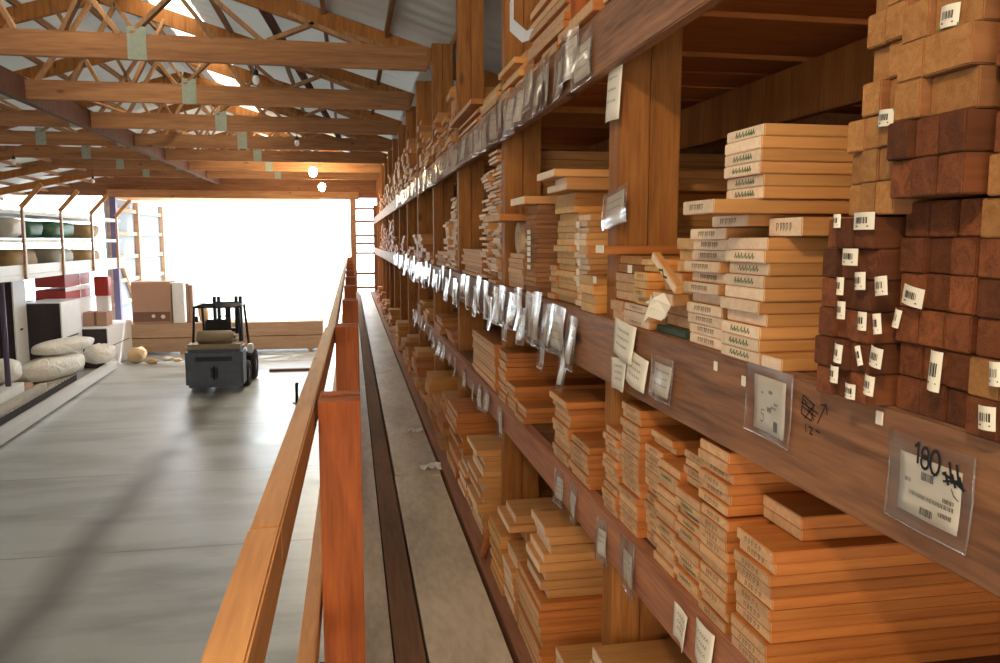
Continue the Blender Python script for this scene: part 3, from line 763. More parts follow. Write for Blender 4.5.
base('hidden rest under the pale slabs', 3.30, 3.56, 1.952, 2.029, 'fir', 'board', .74, .038)
base('tall pale stack beyond the second post', 4.23, 4.60, zB, 2.15, 'pine', 'pale board', .68, .03, jx=.025)
base('low pale stack beyond the tall one', 4.64, 4.95, zB, 1.93, 'pine', 'pale board', .67, .03, jx=.025)
base('dark sided stack before the third post', 5.2, 5.72, zB, 2.15, 'fir', 'board', .69, .034, jx=.03)
b = MB().bar((.64, 3.95, zB), (.655, 3.82, zB + .17), .02, .05, (0, 1, 0)); tag(b.build('wood_wedge', 'fir_side', bevel=.002), uniq('reddish wooden wedge leaning at the walkway sill'), 'wedge')
for k in range(3, 12):
    y0 = PY[k - 1] + .14; rr = random.Random(k + 80); y = y0 + .05; q = 1
    while y < y0 + 1.3:
        w = min(rr.uniform(.25, .5), y0 + 1.6 - y); h = rr.choice((.12, .2, .3, .4))
        far_stack(y, y + w, zB, zB + h, 4 if h < .25 else 7, .69, 1.8, rr, .03)
        y += w + rr.uniform(.02, .25); q += 1
# ================================================================== STOCK: top shelf
y = .35; i = 1
while y < 4.0:
    w = R.choice((.14, .19, .24, .28)); dz = R.choice((0, 0, .0, .004))
    board(y, y + w - .006, ZT + dz, .036, .79 if False else .756, 2.6, uniq(f'{nth(i)} long board across the top shelf, seen from below, counted from the brown stakes'), 'boards lying across the top shelf', 'fir', name='shelf_plank', jx=.03, jr=.05)
    y += w + R.choice((.004, .03, .05)); i += 1
def tstack(desc, a, c, z0, z1, fam, adj, t, X=.77, **k): stack(f'top shelf, {desc}', a, c, z0, z1, fam, adj, t, X, 1.8, **k)
tstack('pile between first and second posts', 2.9, 3.5, 4.03, 4.30, 'fir', 'dark board', .03, .80, jx=.03)
tstack('pile beside the second post', 3.6, 4.0, 4.03, 4.14, 'clear', 'board', .03, .76, jx=.03)
tstack('flat pile before the third post', 4.85, 5.7, ZT, 4.10, 'fir', 'board', .02, .78, jx=.02)
board(4.8, 5.85, 4.101, .03, .72, 1.8, uniq('wide plank capping the flat pile on the top shelf'), 'capping planks', 'fir', jr=0)
tstack('offcut pile beyond the second post', 4.25, 4.8, ZT, 4.12, 'clear', 'offcut', .03, .77, jx=.03, jy=.05)
for k in range(3, 12):
    y0 = PY[k - 1] + .14; rr = random.Random(k + 11); y = y0; q = 1
    while y < y0 + 1.3:
        w = min(rr.uniform(.2, .45), y0 + 1.6 - y); h = rr.choice((.3, .45, .6, .2)); n = 5
        far_stack(y, y + w, ZT, ZT + h, n * 2, .775, 1.6, rr, .03)
        y += w + rr.uniform(.02, .2); q += 1
o = FAR.build('distant_lumber', ['pine_side', 'clear_side', 'fir_side']); o['kind'] = 'stuff'; tag(o, 'stacked boards filling the far bays of the rack toward the doorway', 'lumber')
b = MB().box(.80, .84, 2.83, 2.92, 4.032, 4.9); tag(b.build('loose_stud', 'rail_post', bevel=.003), uniq('orange stud standing upright on the top shelf'), 'stud')
# foil-like packing strap hanging from the top shelf
b = MB(); pts = [(.80, 3.55, 4.62), (.76, 3.62, 4.5), (.73, 3.68, 4.36), (.73, 3.68, 4.24), (.76, 3.55, 4.16), (.80, 3.4, 4.15)]
for i in range(len(pts) - 1):
    a, c = Vector(pts[i]), Vector(pts[i + 1]); h = Vector((0, -.08, .03))
    b.bm.faces.new([b.bm.verts.new(v) for v in (a, a + h, c + h, c)])
bmesh.ops.remove_doubles(b.bm, verts=b.bm.verts[:], dist=.001)
o = b.build('packing_wrap', 'white_plastic'); o.modifiers.new('thickness', 'SOLIDIFY').thickness = .002
tag(o, uniq('silvery white plastic wrap draped from the top shelf stock'), 'wrap')

# ================================================================== PRICE TAGS IN SLEEVES
def sheet_grid(b, w, h, f, n=7, m_=5):
    vs = [[b.bm.verts.new(f(-w / 2 + w * i / n, -h / 2 + h * j / m_)) for j in range(m_ + 1)] for i in range(n + 1)]
    for i in range(n):
        for j in range(m_): b.bm.faces.new((vs[i][j], vs[i + 1][j], vs[i + 1][j + 1], vs[i][j + 1])).smooth = True
def sleeve(Yc, zc, w, h, label, X=.749, seed=0, card=(.8, .75), ang=0, amp=.006, writing=None, group=None, lift=.0):
    rr = random.Random(seed); p1, p2, p3 = rr.uniform(0, 6), rr.uniform(0, 6), rr.uniform(-.3, .3)
    t = empty('price_tag', (X - .003 - lift, Yc, zc), uniq(label), 'price tag', group); t.rotation_euler = (math.radians(ang), 0, 0)
    f = lambda u, v: (-.004 - amp * (1 + math.sin(u / w * 4 + p1) * .6 + .4 * math.sin(v / h * 5 + p2)) * (1 - v / h), -u, v)
    b = MB(); sheet_grid(b, w, h, f); b.build('sleeve', 'sleeve_plastic', t)
    # welded rim
    b = MB()
    for q in ([(-w / 2, h / 2), (-w / 2, 0), (-w / 2, -h / 2)], [(w / 2, h / 2), (w / 2, 0), (w / 2, -h / 2)], [(-w / 2, -h / 2), (0, -h / 2), (w / 2, -h / 2)]):
        b.tube([f(*c) for c in q], .0016, 6)
    b.build('sleeve_rim', 'sleeve_plastic', t)
    if card:
        cw, ch = w * card[0], h * card[1]
        g = lambda u, v: (f(u, v)[0] + .0022, -u, v - h * .04)
        b = MB(); sheet_grid(b, cw, ch, g); o = b.build('card', 'paper', t); o.modifiers.new('thickness', 'SOLIDIFY').thickness = .0004
        b = MB(); gg = lambda u, v: (g(u, v)[0] - .0006, -u, v - h * .04)
        if writing is None:
            for k in range(rr.randint(2, 3)):
                v = ch * (.25 - .22 * k); u0 = -cw * .35
                while u0 < cw * .3:
                    du = rr.uniform(.006, .014); b.ribbon([(u0, v), (u0 + du * .5, v + .004), (u0 + du, v)], .0016, gg); u0 += du * 1.3
        else: writing(b, gg, f, cw, ch)
        b.build('writing', 'ink', t)
    return t
def dashes(b, gg, u0, u1, v, hgt, ww, gap, rr):
    u = u0
    while u < u1:
        q = rr.choice((ww, ww * 1.8)); b.ribbon([(u, v), (u, v + hgt)], q, gg); u += q + gap
def wr180(b, gg, f, cw, ch):
    rr = random.Random(5); ff = lambda u, v: (f(u, v)[0] - .0012, -u, v)
    s = .019; u, v = -.018, .038
    b.ribbon([(u - .006, v + s * .6), (u, v + s * .9), (u, v - s * .5)], .0042, ff)            # 1
    def oval(cu, cv, ru, rv): return [(cu + ru * math.cos(a), cv + rv * math.sin(a)) for a in [k * .52 for k in range(13)]]
    b.ribbon(oval(u + .014, v + s * .35, .0062, .0075), .004, ff); b.ribbon(oval(u + .014, v - s * .3, .0072, .0085), .004, ff)   # 8
    b.ribbon(oval(u + .033, v - s * .05, .0085, .016), .0042, ff)                               # 0
    for k in range(5): b.ribbon([(.034 + k * .006, .030 + (k % 2) * .014), (.040 + k * .006, .016 + (k % 2) * .004)], .004, ff)
    b.ribbon([(.03, .028), (.048, .024), (.066, .016)], .004, ff); b.ribbon([(.032, .018), (.06, .026)], .003, ff)
    b.ribbon([(.046, .012), (.05, .004), (.058, .0)], .0015, ff)
    dashes(b, gg, -.012, .010, .012, .010, .0011, .0009, rr); dashes(b, gg, -.01, .014, -.034, .009, .0011, .0009, rr)
    dashes(b, gg, -.046, -.034, .002, .005, .0008, .001, rr); dashes(b, gg, -.036, .048, -.014, .005, .0008, .0012, rr); dashes(b, gg, .03, .048, -.006, .005, .0008, .001, rr); dashes(b, gg, .024, .046, -.026, .005, .0008, .001, rr)
a = atX(931, 487, .745)
sleeve(a.y, a.z, .158, .122, 'big clear sleeved card marked 180 hanging on the beam under the brown stakes', .749, 1, (.74, .66), 0, .004, wr180)
def wr5(b, gg, f, cw, ch):
    rr = random.Random(6)
    b.ribbon([(-.018, -.012), (-.03, -.012), (-.031, -.02), (-.022, -.021), (-.02, -.029), (-.027, -.035), (-.033, -.033)], .0018, gg)
    dashes(b, gg, -.002, .010, .022, .006, .0009, .0008, rr); dashes(b, gg, -.008, .008, -.012, .008, .0009, .0008, rr)
    dashes(b, gg, .018, .032, .004, .004, .0008, .001, rr); dashes(b, gg, .006, .026, -.004, .004, .0008, .001, rr); dashes(b, gg, -.03, -.022, .018, .004, .0008, .001, rr)
    for k in range(4): b.ribbon([(.019 + k * .004, -.026), (.021 + k * .004, -.042)], .0036, gg)
a = atX(771, 403, .745)
sleeve(a.y, a.z, .165, .130, 'clear sleeved card marked 5 on the beam under the pale stack', .749, 2, (.7, .78), 0, .004, wr5)
a = atX(664, 378, .745)
sleeve(a.y, a.z, .135, .105, 'sleeved card on the beam between the folded white cards and the 5', .749, 3, (.8, .72), 0, .006)
# small white stickers, staples left in the beam
for i, (x, y) in enumerate(((744, 381), (880, 418), (716, 366))):
    p = atX(x, y, .747); b = MB().box(-.002, .0, -.008, .008, -.01, .01); tag(b.build('torn_sticker', 'paper', loc=p, bevel=.0008), uniq(('torn white sticker beside the sleeve marked 5', 'torn white scrap above the big sleeve on the beam', 'torn white scrap under the pale stack on the beam')[i]), 'sticker')
# blank folded cards
def card(px, py, w, h, ang, label, seed, X=.747, mat='paper', parent=None):
    p = atX(px, py, X); b = MB(); rr = random.Random(seed); q = rr.uniform(0, 6)
    f = lambda u, v: (-.003 - .010 * (1 + math.sin(u / w * 3 + q)) * (1 - v / h) * .7, -u, v)
    sheet_grid(b, w, h, f); t = b.build('price_card', mat, loc=p, rot=(math.radians(ang), 0, 0)); t.modifiers.new('thickness', 'SOLIDIFY').thickness = .0008
    b = MB(); g = lambda u, v: (f(u, v)[0] - .0012, -u, v)
    for k in range(3):
        u = -w * .3
        while u < w * .25:
            d = rr.uniform(.006, .012); b.ribbon([(u, h * (.22 - .2 * k)), (u + d * .5, h * (.22 - .2 * k) + .006), (u + d, h * (.22 - .2 * k))], .0015, g); u += d * 1.4
    b.build('writing', 'ink_grey', t)
    return tag(t, uniq(label), 'price tag')
card(627, 340, .19, .10, 3, 'blank backed white card stapled on the beam before the thick post', 1)
card(621, 374, .15, .09, -5, 'curled white card hanging lowest before the thick post', 2)
card(640, 370, .15, .085, 6, 'curled white card beside the lowest one before the thick post', 3)
card(617, 92, .135, .17, 2, 'long white notice pinned at the top of the thick rack post', 4, .785)
p = atX(616, 208, .78); sleeve(p.y, p.z, .2, .11, 'clear sleeve with a white card at mid height on the thick post', .786, 9, (.75, .85), -8)
# lower beam tags
for i, (x, y, w, h, a, l) in enumerate(((683, 626, .085, .085, 0, 'white paper tag with a T mark on the reddish lower beam'), (708, 645, .10, .085, -3, 'plain white paper tag nearest the bottom of the lower beam'))):
    card(x, y, w, h, a, l, 20 + i)
for i, (x, y, w, h, l) in enumerate(((604, 541, .085, .13, 'clear sleeve with a small card on the lower beam at the post'), (630, 566, .12, .15, 'clear sleeve with a crumpled card next to the post on the lower beam'),
                                     (575, 503, .10, .13, 'sleeve with a printed card beyond the post on the lower beam'), (561, 487, .10, .13, 'sleeve next beyond the printed one on the lower beam'))):
    p = atX(x, y, .745); sleeve(p.y, p.z, w, h, l, .749, 30 + i, (.7, .6), R.uniform(-4, 4))
# runs of sleeves further along the beams
def run(beam, spots, z, w0, w1, h0, h1, seed):
    rr = random.Random(seed)
    for k, (y, dz) in enumerate(spots):
        sleeve(y, z + dz, rr.uniform(w0, w1), rr.uniform(h0, h1), f'{nth(k + 1)} shiny sleeve along the {beam} beam, counted from the thick post', .749, seed + k, (.7, .7), rr.uniform(-4, 4), rr.uniform(.006, .014), None, f'price sleeves along the {beam} beam', (k % 2) * .006)
sp = [(2.62, -.02), (2.78, .0), (2.72, -.11), (2.92, .0), (3.05, -.1), (3.1, .01), (3.25, .0), (3.42, -.05), (3.5, .02), (3.62, .0), (3.75, -.08), (3.85, .0), (4.05, -.01), (4.2, -.06)]
y = 4.4
while y < 14: sp.append((y, R.uniform(-.06, .04))); y += R.uniform(.10, .2) * (1 + y / 12)
run('eye-level', sp, 2.975, .13, .2, .15, .22, 100)
sp = [(2.52, -.02), (2.66, .02)]
y = 2.8
while y < 13: sp.append((y, R.uniform(-.03, .03))); y += R.uniform(.10, .2) * (1 + y / 12)
run('top', sp, 3.89, .14, .22, .14, .2, 300)
sp = []; y = 3.95
while y < 10: sp.append((y, R.uniform(-.03, .02))); y += R.uniform(.18, .5)
run('lower', sp, 2.40, .09, .13, .12, .16, 500)
# white tags on board ends further along
for i, (x, y) in enumerate(((600, 249), (595, 280), (630, 269), (578, 225), (578, 236), (578, 247), (579, 262), (578, 272), (578, 283))):
    X = .686 if i == 0 else (.752 if i in (1, 2) else .782); p = atX(x, y, X); w = .07 if i == 0 else .032
    b = MB().box(-.0015, 0, -w / 2, w / 2, -.011, .011); o = b.build('end_label', 'paper', loc=p)
    tag(o, uniq(['white end label on the slim jutting board', 'white end label on the squat stack', 'white end label in the jumble by the thick post'][i] if i < 3 else f'{nth(i - 2)} white end label from the top on the thin pale stack'), 'label')
for i, yy in enumerate((232, 238, 243, 249, 254, 260, 267)):
    p = atX(529, yy, .742); b = MB().box(-.0015, 0, -.03, .03, -.009, .009); tag(b.build('end_label', 'paper', loc=p), uniq(f'{nth(i + 1)} white end label from the top on the slim tagged stack'), 'label')
# marker scribble and arrow on the beam, beside the sleeve marked 5
p = atX(816, 411, .7495); b = MB(); mp = lambda u, v: (-.0008, -u, v)
for q in ([(-.022, .012), (-.024, -.008), (-.006, -.012), (-.004, .006), (-.022, .012)], [(-.022, .0), (.0, -.006)], [(-.02, .008), (-.002, -.01)], [(-.018, -.012), (-.002, .006)], [(-.024, .004), (.004, -.002)],
          [(-.016, -.018), (-.014, -.026)], [(-.01, -.019), (-.004, -.019), (-.008, -.026), (-.003, -.026)], [(.002, -.02), (.008, -.021)],
          [(.004, -.012), (.016, .010)], [(.016, .010), (.008, .008)], [(.016, .010), (.019, .001)]): b.ribbon([(u * 1.75, v * 1.6) for u, v in q], .0022, mp)
b.build('marker_writing', 'ink', EYE, loc=p)

# ================================================================== FORKLIFT
f0 = Vector((-2.94, 17.9, 0))
t = empty('forklift', f0, uniq('dark forklift parked with its back to us before the bright doorway'), 'forklift')
def wheel(x, y, r, w):
    b = MB(); pr = [(-w / 2, r * .55), (-w / 2, r * .92), (-w * .38, r), (w * .38, r), (w / 2, r * .92), (w / 2, r * .55)]
    n = 24; rings = [[b.bm.verts.new((x + px, y + pr_ * math.cos(2 * math.pi * k / n), r + pr_ * math.sin(2 * math.pi * k / n))) for k in range(n)] for px, pr_ in pr]
    for A, B in zip(rings, rings[1:]):
        for k in range(n): b.bm.faces.new((A[k], A[(k + 1) % n], B[(k + 1) % n], B[k])).smooth = True
    o = b.build('tyre', 'rubber', t)
    b = MB().tube([(x - w * .42, y, r), (x + w * .42, y, r)], r * .56, 20); b.tube([(x - w * .5, y, r), (x + w * .5, y, r)], r * .2, 12); b.build('rim', 'steel_grey', o)
wheel(-.52, .82 + .1, .29, .22); wheel(.52, .92, .29, .22); wheel(-.55, 1.85, .36, .26); wheel(.55, 1.85, .36, .26)
# counterweight: rounded back block with recessed grille and tow pin
b = MB()
sec = [(.0, .30, .52), (.0, .62, .60), (.03, .80, .62), (.12, .92, .62)]
b.box(-.60, .60, .0, .64, .12, .95)
b.build('counterweight', 'lift_body', t, .06)
b = MB().box(-.38, .38, -.012, .02, .70, .80); b.build('grille', 'steel_dark', t, .008)
b = MB().box(-.07, .07, -.03, .02, .34, .56); b.tube([(0, -.02, .3), (0, -.02, .6)], .025, 10); b.build('tow_pin', 'steel_dark', t, .004)
b = MB().box(-.60, .60, .0, .60, .955, 1.06); b.build('hood_rear', 'lift_tan', t, .045)
b = MB().box(-.42, .42, .5, 1.25, 1.0, 1.16); b.build('hood', 'lift_tan', t, .05)
b = MB().box(-.38, .38, .66, 2.1, .3, .62); b.box(-.62, .62, 1.3, 2.15, .62, .72); b.build('chassis', 'lift_body', t, .03)
b = MB().tube([(-.38, .28, 1.2), (-.34, .28, 1.2), (.34, .28, 1.2), (.38, .28, 1.2)], [.08, .14, .14, .08], 18); b.tube([(.38, .28, 1.2), (.45, .28, 1.2)], .04, 10); b.build('gas_tank', 'lift_tan', t)
b = MB().box(-.25, .25, .62, 1.12, 1.165, 1.24); b.box(-.25, .25, .56, .66, 1.2, 1.55); b.build('seat', 'rubber', t, .03)
for sx_ in (-1, 1):
    b = MB().tube([(sx_ * .5, .5, 1.0), (sx_ * .47, .62, 1.8)], .028, 8); b.build('guard_post', 'steel_dark', t)
    b = MB().tube([(sx_ * .5, 2.0, .7), (sx_ * .47, 1.55, 1.8)], .028, 8); b.build('guard_post', 'steel_dark', t)
b = MB()
for x in (-.47, .47): b.tube([(x, .6, 1.82), (x, 1.6, 1.82)], .03, 8)
for k in range(7): b.tube([(-.47, .6 + k * .165, 1.82), (.47, .6 + k * .165, 1.82)], .02, 8)
b.build('guard_roof', 'steel_dark', t)
b = MB()
for x in (-.3, -.2, .2, .3): b.box(x - .035, x + .035, 2.2, 2.36, .08, 1.95)
for z in (.3, 1.1, 1.74): b.box(-.33, .33, 2.22, 2.32, z, z + .08)
b.box(-.06, .06, 2.24, 2.34, .2, 1.8); b.build('mast', 'steel_dark', t)
for x in (-.3, .3): b = MB().box(x - .06, x + .06, 2.42, 3.5, .04, .08); b.box(x - .06, x + .06, 2.38, 2.43, .04, .55); b.build('fork', 'steel_dark', t)
b = MB(); b.tube([(.13 * math.cos(a), 1.45 + .05 * math.sin(a), 1.42 + .13 * math.sin(a)) for a in [k * .4189 for k in range(16)]], .016, 6); b.tube([(0, 1.45, 1.42), (0, 1.75, 1.0)], .02, 6); b.build('steering_wheel', 'rubber', t)
b = MB().box(-.44, -.38, .5, .56, 1.5, 1.64); b.build('lamp', 'steel_dark', t, .01)
b = MB().box(.56, .68, 1.1, 1.3, .72, .92); b.build('step_box', 'white_plastic', t, .02)

# ================================================================== LUMBER AND BOXES BEFORE THE DOORWAY
for i in range(2):
    for j, (x0, x1) in enumerate(((-6.6, -3.4), (-3.38, -.86))):
        for d in range(2):
            b = MB().box(0, x1 - x0, 0, .5, 0, .40); o = b.build('timber_pack', ['bunk_wood', 'fir_end'], None, .006, 0, (x0, 24.3 + d * .52, .08 + i * .42))
            tag(o, uniq(f"{'lower' if i == 0 else 'upper'} tan timber block of the bunk {'behind the forklift' if j else 'under the cardboard box'}, {'front' if d == 0 else 'rear'} row"), 'timber')
for k, x in enumerate((-6.2, -4.9, -3.7, -3.0, -1.3)):
    b = MB().box(x, x + .1, 24.25, 25.4, 0, .079); tag(b.build('bearer_block', 'bunk_wood', bevel=.004), uniq(f'{nth(k + 1)} bearer under the timber bunk counting from the box'), 'bearer')
zt = .905
t = empty('cardboard_box', (-5.62, 24.5, zt), uniq('tall brown cardboard box standing on the timber bunk in the doorway'), 'box')
b = MB().box(-.55, .5, -.15, .65, 0.001, 1.2); b.build('carton', 'cardboard', t, .01)
b = MB().box(-.53, .48, -.155, -.151, .06, .34); b.build('printed_band', 'cardboard_dark', t)
b = MB().tube([(.28, -.158, .2), (.28, -.156, .2)], .06, 14); b.tube([(.02, -.158, .22), (.02, -.156, .22)], .05, 14); b.build('sticker', 'paper', t)
b = MB().box(-5.08, -4.78, 24.4, 25.0, zt + .001, 2.08); tag(b.build('white_carton', 'white_paint', bevel=.01), uniq('narrow white carton beside the tall cardboard box'), 'box')
for k, x in enumerate((-4.72, -4.62)):
    b = MB().box(x, x + .08, 24.45, 24.65, zt + .001, 2.05 - .05 * k); tag(b.build('upright_board', 'cardboard', bevel=.004), uniq(f'{nth(k + 1)} narrow brown board standing beside the white carton'), 'board')
b = MB().blob((-4.3, 24.7, zt + .28), .14, .14, .27, 3, .2, .9); tag(b.build('small_sack', 'kraft'), uniq('small beige sack standing on the timber bunk by the forklift'), 'sack')
p = atZ(290, 371, 0)
b = MB().box(-.5, .5, -.06, .06, 0.002, .06); tag(b.build('loose_batten', 'cardboard_dark', bevel=.004, loc=p), uniq('dark batten lying on the floor before the timber bunk'), 'batten')

# ================================================================== SIDE STORAGE DECK
XL = -6.5
b = MB().box(XL - 3.5, XL, 14.5, 25.3, 2.50, 2.60); tag(b.build('storage_deck', 'white_paint', bevel=.006), uniq('white edged storage deck along the side of the hall'), 'deck')
b = MB().box(XL - .03, XL + .0, 14.5, 25.3, 2.605, 2.80); tag(b.build('kick_board', 'white_plastic', bevel=.004), uniq('white kick board along the edge of the storage deck'), 'board')
for k, y in enumerate((15.6, 17.75, 19.95, 22.15, 24.4)):
    t = empty('deck_post', (XL, y, 2.6), uniq(f'{nth(k + 1)} thin upright of the storage deck shelving, counted toward the doorway'), 'post', 'uprights of the storage deck')
    b = MB().box(.002, .042, -.045, .045, -.1, 1.34); b.build('upright', 'rail_wood', t, .004)
    b = MB().box(.043, .055, -.04, .04, -.1, 1.34); b.build('lit_side', 'white_paint', t, .003)  # white strip puts the upright's lit side into colour
    b = MB().bar((.0, .0, 1.35), (.42, 0, 1.82), .06, .09); b.build('knee_brace', 'rail_wood', t, .004)
for z, l in ((3.24, 'middle'), (3.82, 'upper')):
    b = MB().box(XL - 1.4, XL - .085, 15.0, 25.2, z, z + .08); tag(b.build('shelf_board', 'white_paint', bevel=.004), uniq(f'long white {l} shelf over the storage deck'), 'shelf')
for k, y in enumerate((15.1, 25.1)):
    b = MB().box(XL - 1.42, XL - 1.405, y, y + .1, 2.601, 3.9); tag(b.build('shelf_upright', 'white_paint'), uniq(('back upright of the deck shelving away from the doorway', 'back upright of the deck shelving by the doorway')[k]), 'post')
for k, y in enumerate((16.75,)):
    b = MB().tube([(-6.56, y, 0), (-6.56, y, 2.49)], .05, 12); tag(b.build('deck_column', 'purple_steel'), uniq(('slim steel column under the storage deck by the white sacks', 'slim steel column under the storage deck by the red crates')[k]), 'column')
def sack(c, rx, ry, rz, mat, label, seed, rotz=0, lump=.1, pw=.65, cat='sack', name='sack'):
    b = MB().blob((0, 0, 0), rx, ry, rz, seed, lump, pw, 24, 14)
    return tag(b.build(name, mat, loc=c, rot=(0, 0, rotz)), uniq(label), cat)
for i, (y, dy, z, h, m_, l) in enumerate(((16.3, .75, 2.60, .50, 'bag_yellow', 'yellow bag on the lowest deck level by the first uprights'), (18.55, .8, 2.6, .50, 'bag_tan', 'tan and yellow bale on the lowest deck level between uprights'),
        (21.0, .8, 2.6, .5, 'bag_grey', 'grey bale on the lowest deck level'), (23.2, .6, 2.6, .45, 'bag_tan', 'tan bale on the lowest deck level by the doorway'),
        (16.2, .9, 3.325, .42, 'bag_grey', 'grey bag on the middle deck shelf'), (18.2, .4, 3.32, .44, 'bag_white', 'white bag on the middle deck shelf by the upright'), (19.2, .5, 3.32, .40, 'bag_green', 'dark green bale on the middle deck shelf'),
        (21.0, .9, 3.32, .42, 'bag_green', 'long dark green bale on the middle deck shelf'), (23.3, .6, 3.32, .4, 'bag_tan', 'brown bale on the middle deck shelf by the doorway'), (15.9, .9, 3.90, .42, 'bag_tan', 'tan sack lying on the upper deck shelf'))):
    sack((XL - .72, y, z + h / 2 + .012), .5, dy, h / 2 - .01, m_, l, i + 3, 0, .06, .5)
# wrapped packs under the deck
def pack(x0, x1, y0, y1, z0, z1, label):
    t = empty('wrapped_pack', ((x0 + x1) / 2, y0, z0), label, 'pack', 'white wrapped packs under the deck')
    w = (x1 - x0) / 2
    b = MB().box(-w, w, .01, y1 - y0, .001, z1 - z0); b.build('wrap', 'white_plastic', t, .02)
    b = MB().box(-w + .02, w - .02, 0, .011, .02, z1 - z0 - .02); b.build('shaded_end', 'pack_dark', t)  # dark panel puts the shadow on the near end into colour
    b = MB().box(-w - .004, w + .004, .3, y1 - y0 - .3, (z1 - z0) * .52, (z1 - z0) * .54); b.build('strap', 'steel_dark', t)
pack(-8.6, -7.46, 19.6, 20.35, 0, 2.38, uniq('tall dark-ended wrapped pack under the deck at the picture edge'))
pack(-7.57, -6.75, 20.4, 21.85, 0, 1.83, uniq('middle dark-ended wrapped pack under the deck behind the sacks'))
pack(-7.00, -6.17, 21.9, 24.2, 0, 1.05, uniq('low dark-ended wrapped pack beside the aisle carrying a carton'))
pack(-8.2, -7.05, 21.9, 24.1, 0, 1.77, uniq('wrapped pack at the back under the deck carrying red crates'))
t = empty('carton', (-6.62, 22.5, 1.051), uniq('brown carton standing on the low wrapped pack'), 'box')
b = MB().box(-.3, .28, 0, .5, 0, .36); b.build('box', 'cardboard', t, .01); b = MB().box(-.03, .03, -.003, .2, .02, .362); b.build('tape', 'cardboard_dark', t)
# red crates
for k, (y, z, dy, dz, l) in enumerate(((21.9, 1.771, 2.0, .27, 'lower long red crate on the rear wrapped pack'), (21.9, 2.105, 2.0, .36, 'upper long red crate on the rear wrapped pack'))):
    t = empty('red_crate', (-7.46, y, z), uniq(l), 'crate', 'red crates')
    b = MB().box(-.35, .35, 0, dy, 0, dz); b.build('body', 'red_paint', t, .01)
    b = MB().box(.351, .36, 0, dy, dz - .05, dz + (.06 if k == 0 else 0)); b.box(.351, .36, dy * .55, dy * .58, 0, dz); b.build('white_band', 'white_paint', t)
t = empty('red_bin', (-6.75, 23.6, 1.051), uniq('small red bin by the end of the storage deck'), 'bin')
b = MB().box(-.18, .18, 0, .35, .72, 1.25); b.build('bin', 'red_paint', t, .02); b = MB().box(-.16, .16, .02, .33, 0.0, .72); b.build('stand', 'white_paint', t, .01)
# heap on pallets beside the aisle
t = empty('pallet', (-6.55, 14.0, 0), uniq('low pallet platform carrying the planks and white sacks'), 'pallet'); t.rotation_euler = (0, 0, .05)
for k in range(3): b = MB().box(-.50 + k * .42, -.42 + k * .42, 0, 6.25, 0, .16); b.build('bearer', 'pack_dark', t, .004)
b = MB()
for k in range(28): b.box(-.52, .46, k * .225, k * .225 + .17, .161, .19)
b.build('deck_slats', 'old_plank', t, .003)
def plank(a, c, w, h, label, mat='old_plank', name='long_plank'):
    b = MB().bar(a, c, w, h); return tag(b.build(name, mat, bevel=.005), uniq(label), 'plank')
plank((-5.62, 13.2, .12), (-6.06, 21.85, .12), .2, .17, 'long white timber on the floor edging the aisle', 'white_plastic')
plank((-6.17, 13.8, .262), (-6.37, 18.0, .262), .12, .14, 'grey plank along the outer edge of the pallet')
plank((-6.42, 13.8, .34), (-6.60, 17.2, .34), .3, .295, 'pale boxed bundle lying on the pallet', 'white_paint')
plank((-6.72, 13.8, .302), (-6.93, 17.0, .302), .18, .22, 'weathered plank in the middle of the pallet')
plank((-6.95, 13.8, .352), (-7.16, 17.0, .352), .16, .32, 'weathered plank at the rear of the pallet')
plank((-6.64, 17.3, .27), (-6.70, 18.1, .27), .16, .15, 'short brown plank end before the long white sack', 'bunk_wood')
sack((-6.62, 19.35, .46), .27, 1.05, .265, 'bag_white', 'long white sack lying along the pallet planks', 21, -.3, .05, .75)
sack((-6.12, 21.0, .52), .24, .42, .24, 'bag_white', 'white sack slumped at the aisle end of the heap', 22, -.5, .1, .8)
sack((-6.48, 19.65, .90), .25, .9, .17, 'bag_white', 'white sack lying on top of the heap', 23, -.38, .07, .75)
sack((-6.98, 17.55, .66), .36, .55, .25, 'bag_white', 'round white sack at the edge of the heap', 24, .2, .06, .85)
b = MB().blob((0, 0, 0), .2, .5, .19, 26, .15, .8); tag(b.build('sack', 'kraft', loc=(-5.75, 23.0, .2)), uniq('brown paper sack on the floor at the end of the long white timber'), 'sack')
for k, (x, y, r) in enumerate(((-5.3, 22.6, .12), (-5.0, 23.1, .10), (-4.7, 22.9, .08))):
    b = MB().blob((0, 0, 0), r * 1.4, r, r * .6, 40 + k, .3, .9, 12, 8); tag(b.build('crumpled_wrapper', 'paper' if k == 1 else 'kraft', loc=(x, y, r * .62)), uniq(f'{nth(k + 1)} crumpled wrapper on the floor past the brown paper sack'), 'wrapper')

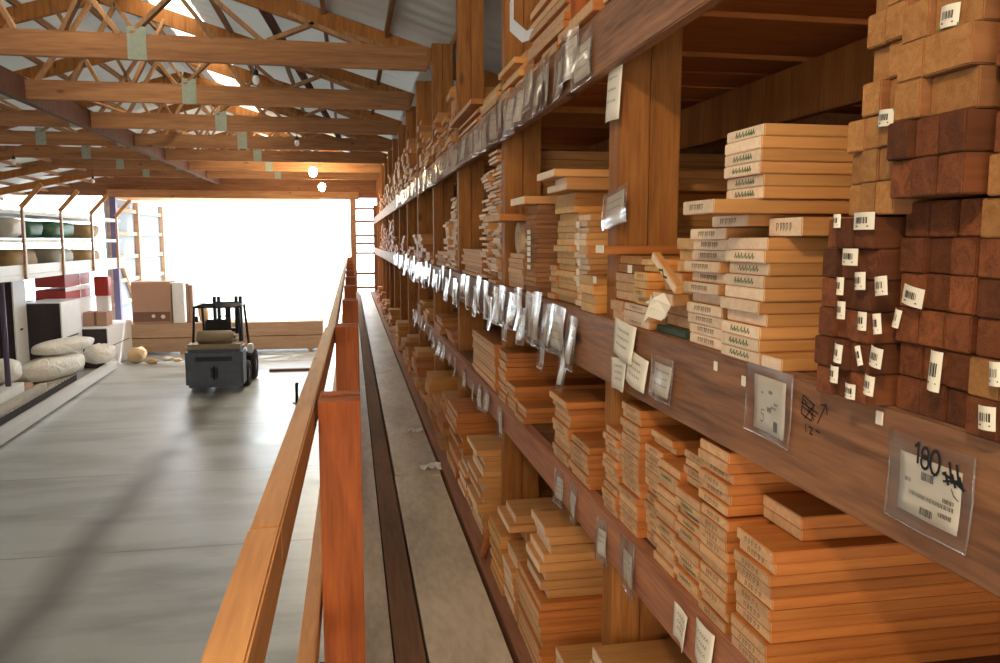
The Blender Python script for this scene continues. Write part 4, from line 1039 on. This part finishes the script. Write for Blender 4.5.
# ================================================================== LIGHT
w = bpy.data.worlds.new('sky'); S.world = w; w.use_nodes = True
nt = w.node_tree; nt.nodes.clear(); N = nt.nodes; L = nt.links
out = N.new('ShaderNodeOutputWorld'); bg = N.new('ShaderNodeBackground'); L.new(bg.outputs[0], out.inputs[0])
tc = N.new('ShaderNodeTexCoord'); sx = N.new('ShaderNodeSeparateXYZ'); L.new(tc.outputs['Generated'], sx.inputs[0])
rp = N.new('ShaderNodeValToRGB'); e = rp.color_ramp.elements
mr = N.new('ShaderNodeMapRange'); mr.inputs[1].default_value = -1; mr.inputs[2].default_value = 1; L.new(sx.outputs[1], mr.inputs[0]); L.new(mr.outputs[0], rp.inputs[0])
e[0].position = .15; e[0].color = (.27, .205, .135, 1); e[1].position = .8; e[1].color = (1.12, 1.26, 1.34, 1)
L.new(rp.outputs[0], bg.inputs['Color']); bg.inputs['Strength'].default_value = 3.0
sun = bpy.data.lights.new('sun', 'SUN'); sun.energy = 3.5; sun.angle = .01; sun.color = (1, .96, .9)
so = bpy.data.objects.new('sun', sun); COL.objects.link(so)
so.rotation_euler = Vector((.45, .55, .75)).to_track_quat('Z', 'Y').to_euler()
# sky light through the two open ends of the shed
def portal(loc, rot, sx_, sy_):
    a = bpy.data.lights.new('door_portal', 'AREA'); a.shape = 'RECTANGLE'; a.size = sx_; a.size_y = sy_; a.energy = 1
    a.cycles.is_portal = True
    o = bpy.data.objects.new('door_portal', a); COL.objects.link(o); o.location = loc; o.rotation_euler = rot
portal((-4.3, WY + .3, 2.3), (math.radians(-90), 0, 0), 15.5, 4.6)
portal((-4.3, -6.1, 2.6), (math.radians(90), 0, 0), 15.5, 5.4)

vs = S.view_settings; vs.view_transform = 'Standard'; vs.look = 'None'; vs.exposure = 1.1; vs.gamma = 1.0; vs.use_curve_mapping = False
S.cycles.use_denoising = True
S.cycles.max_bounces = 10; S.cycles.diffuse_bounces = 6; S.cycles.transparent_max_bounces = 16
S.cycles.sample_clamp_indirect = 6
print('boards', NB[0], 'objects', len(bpy.data.objects))
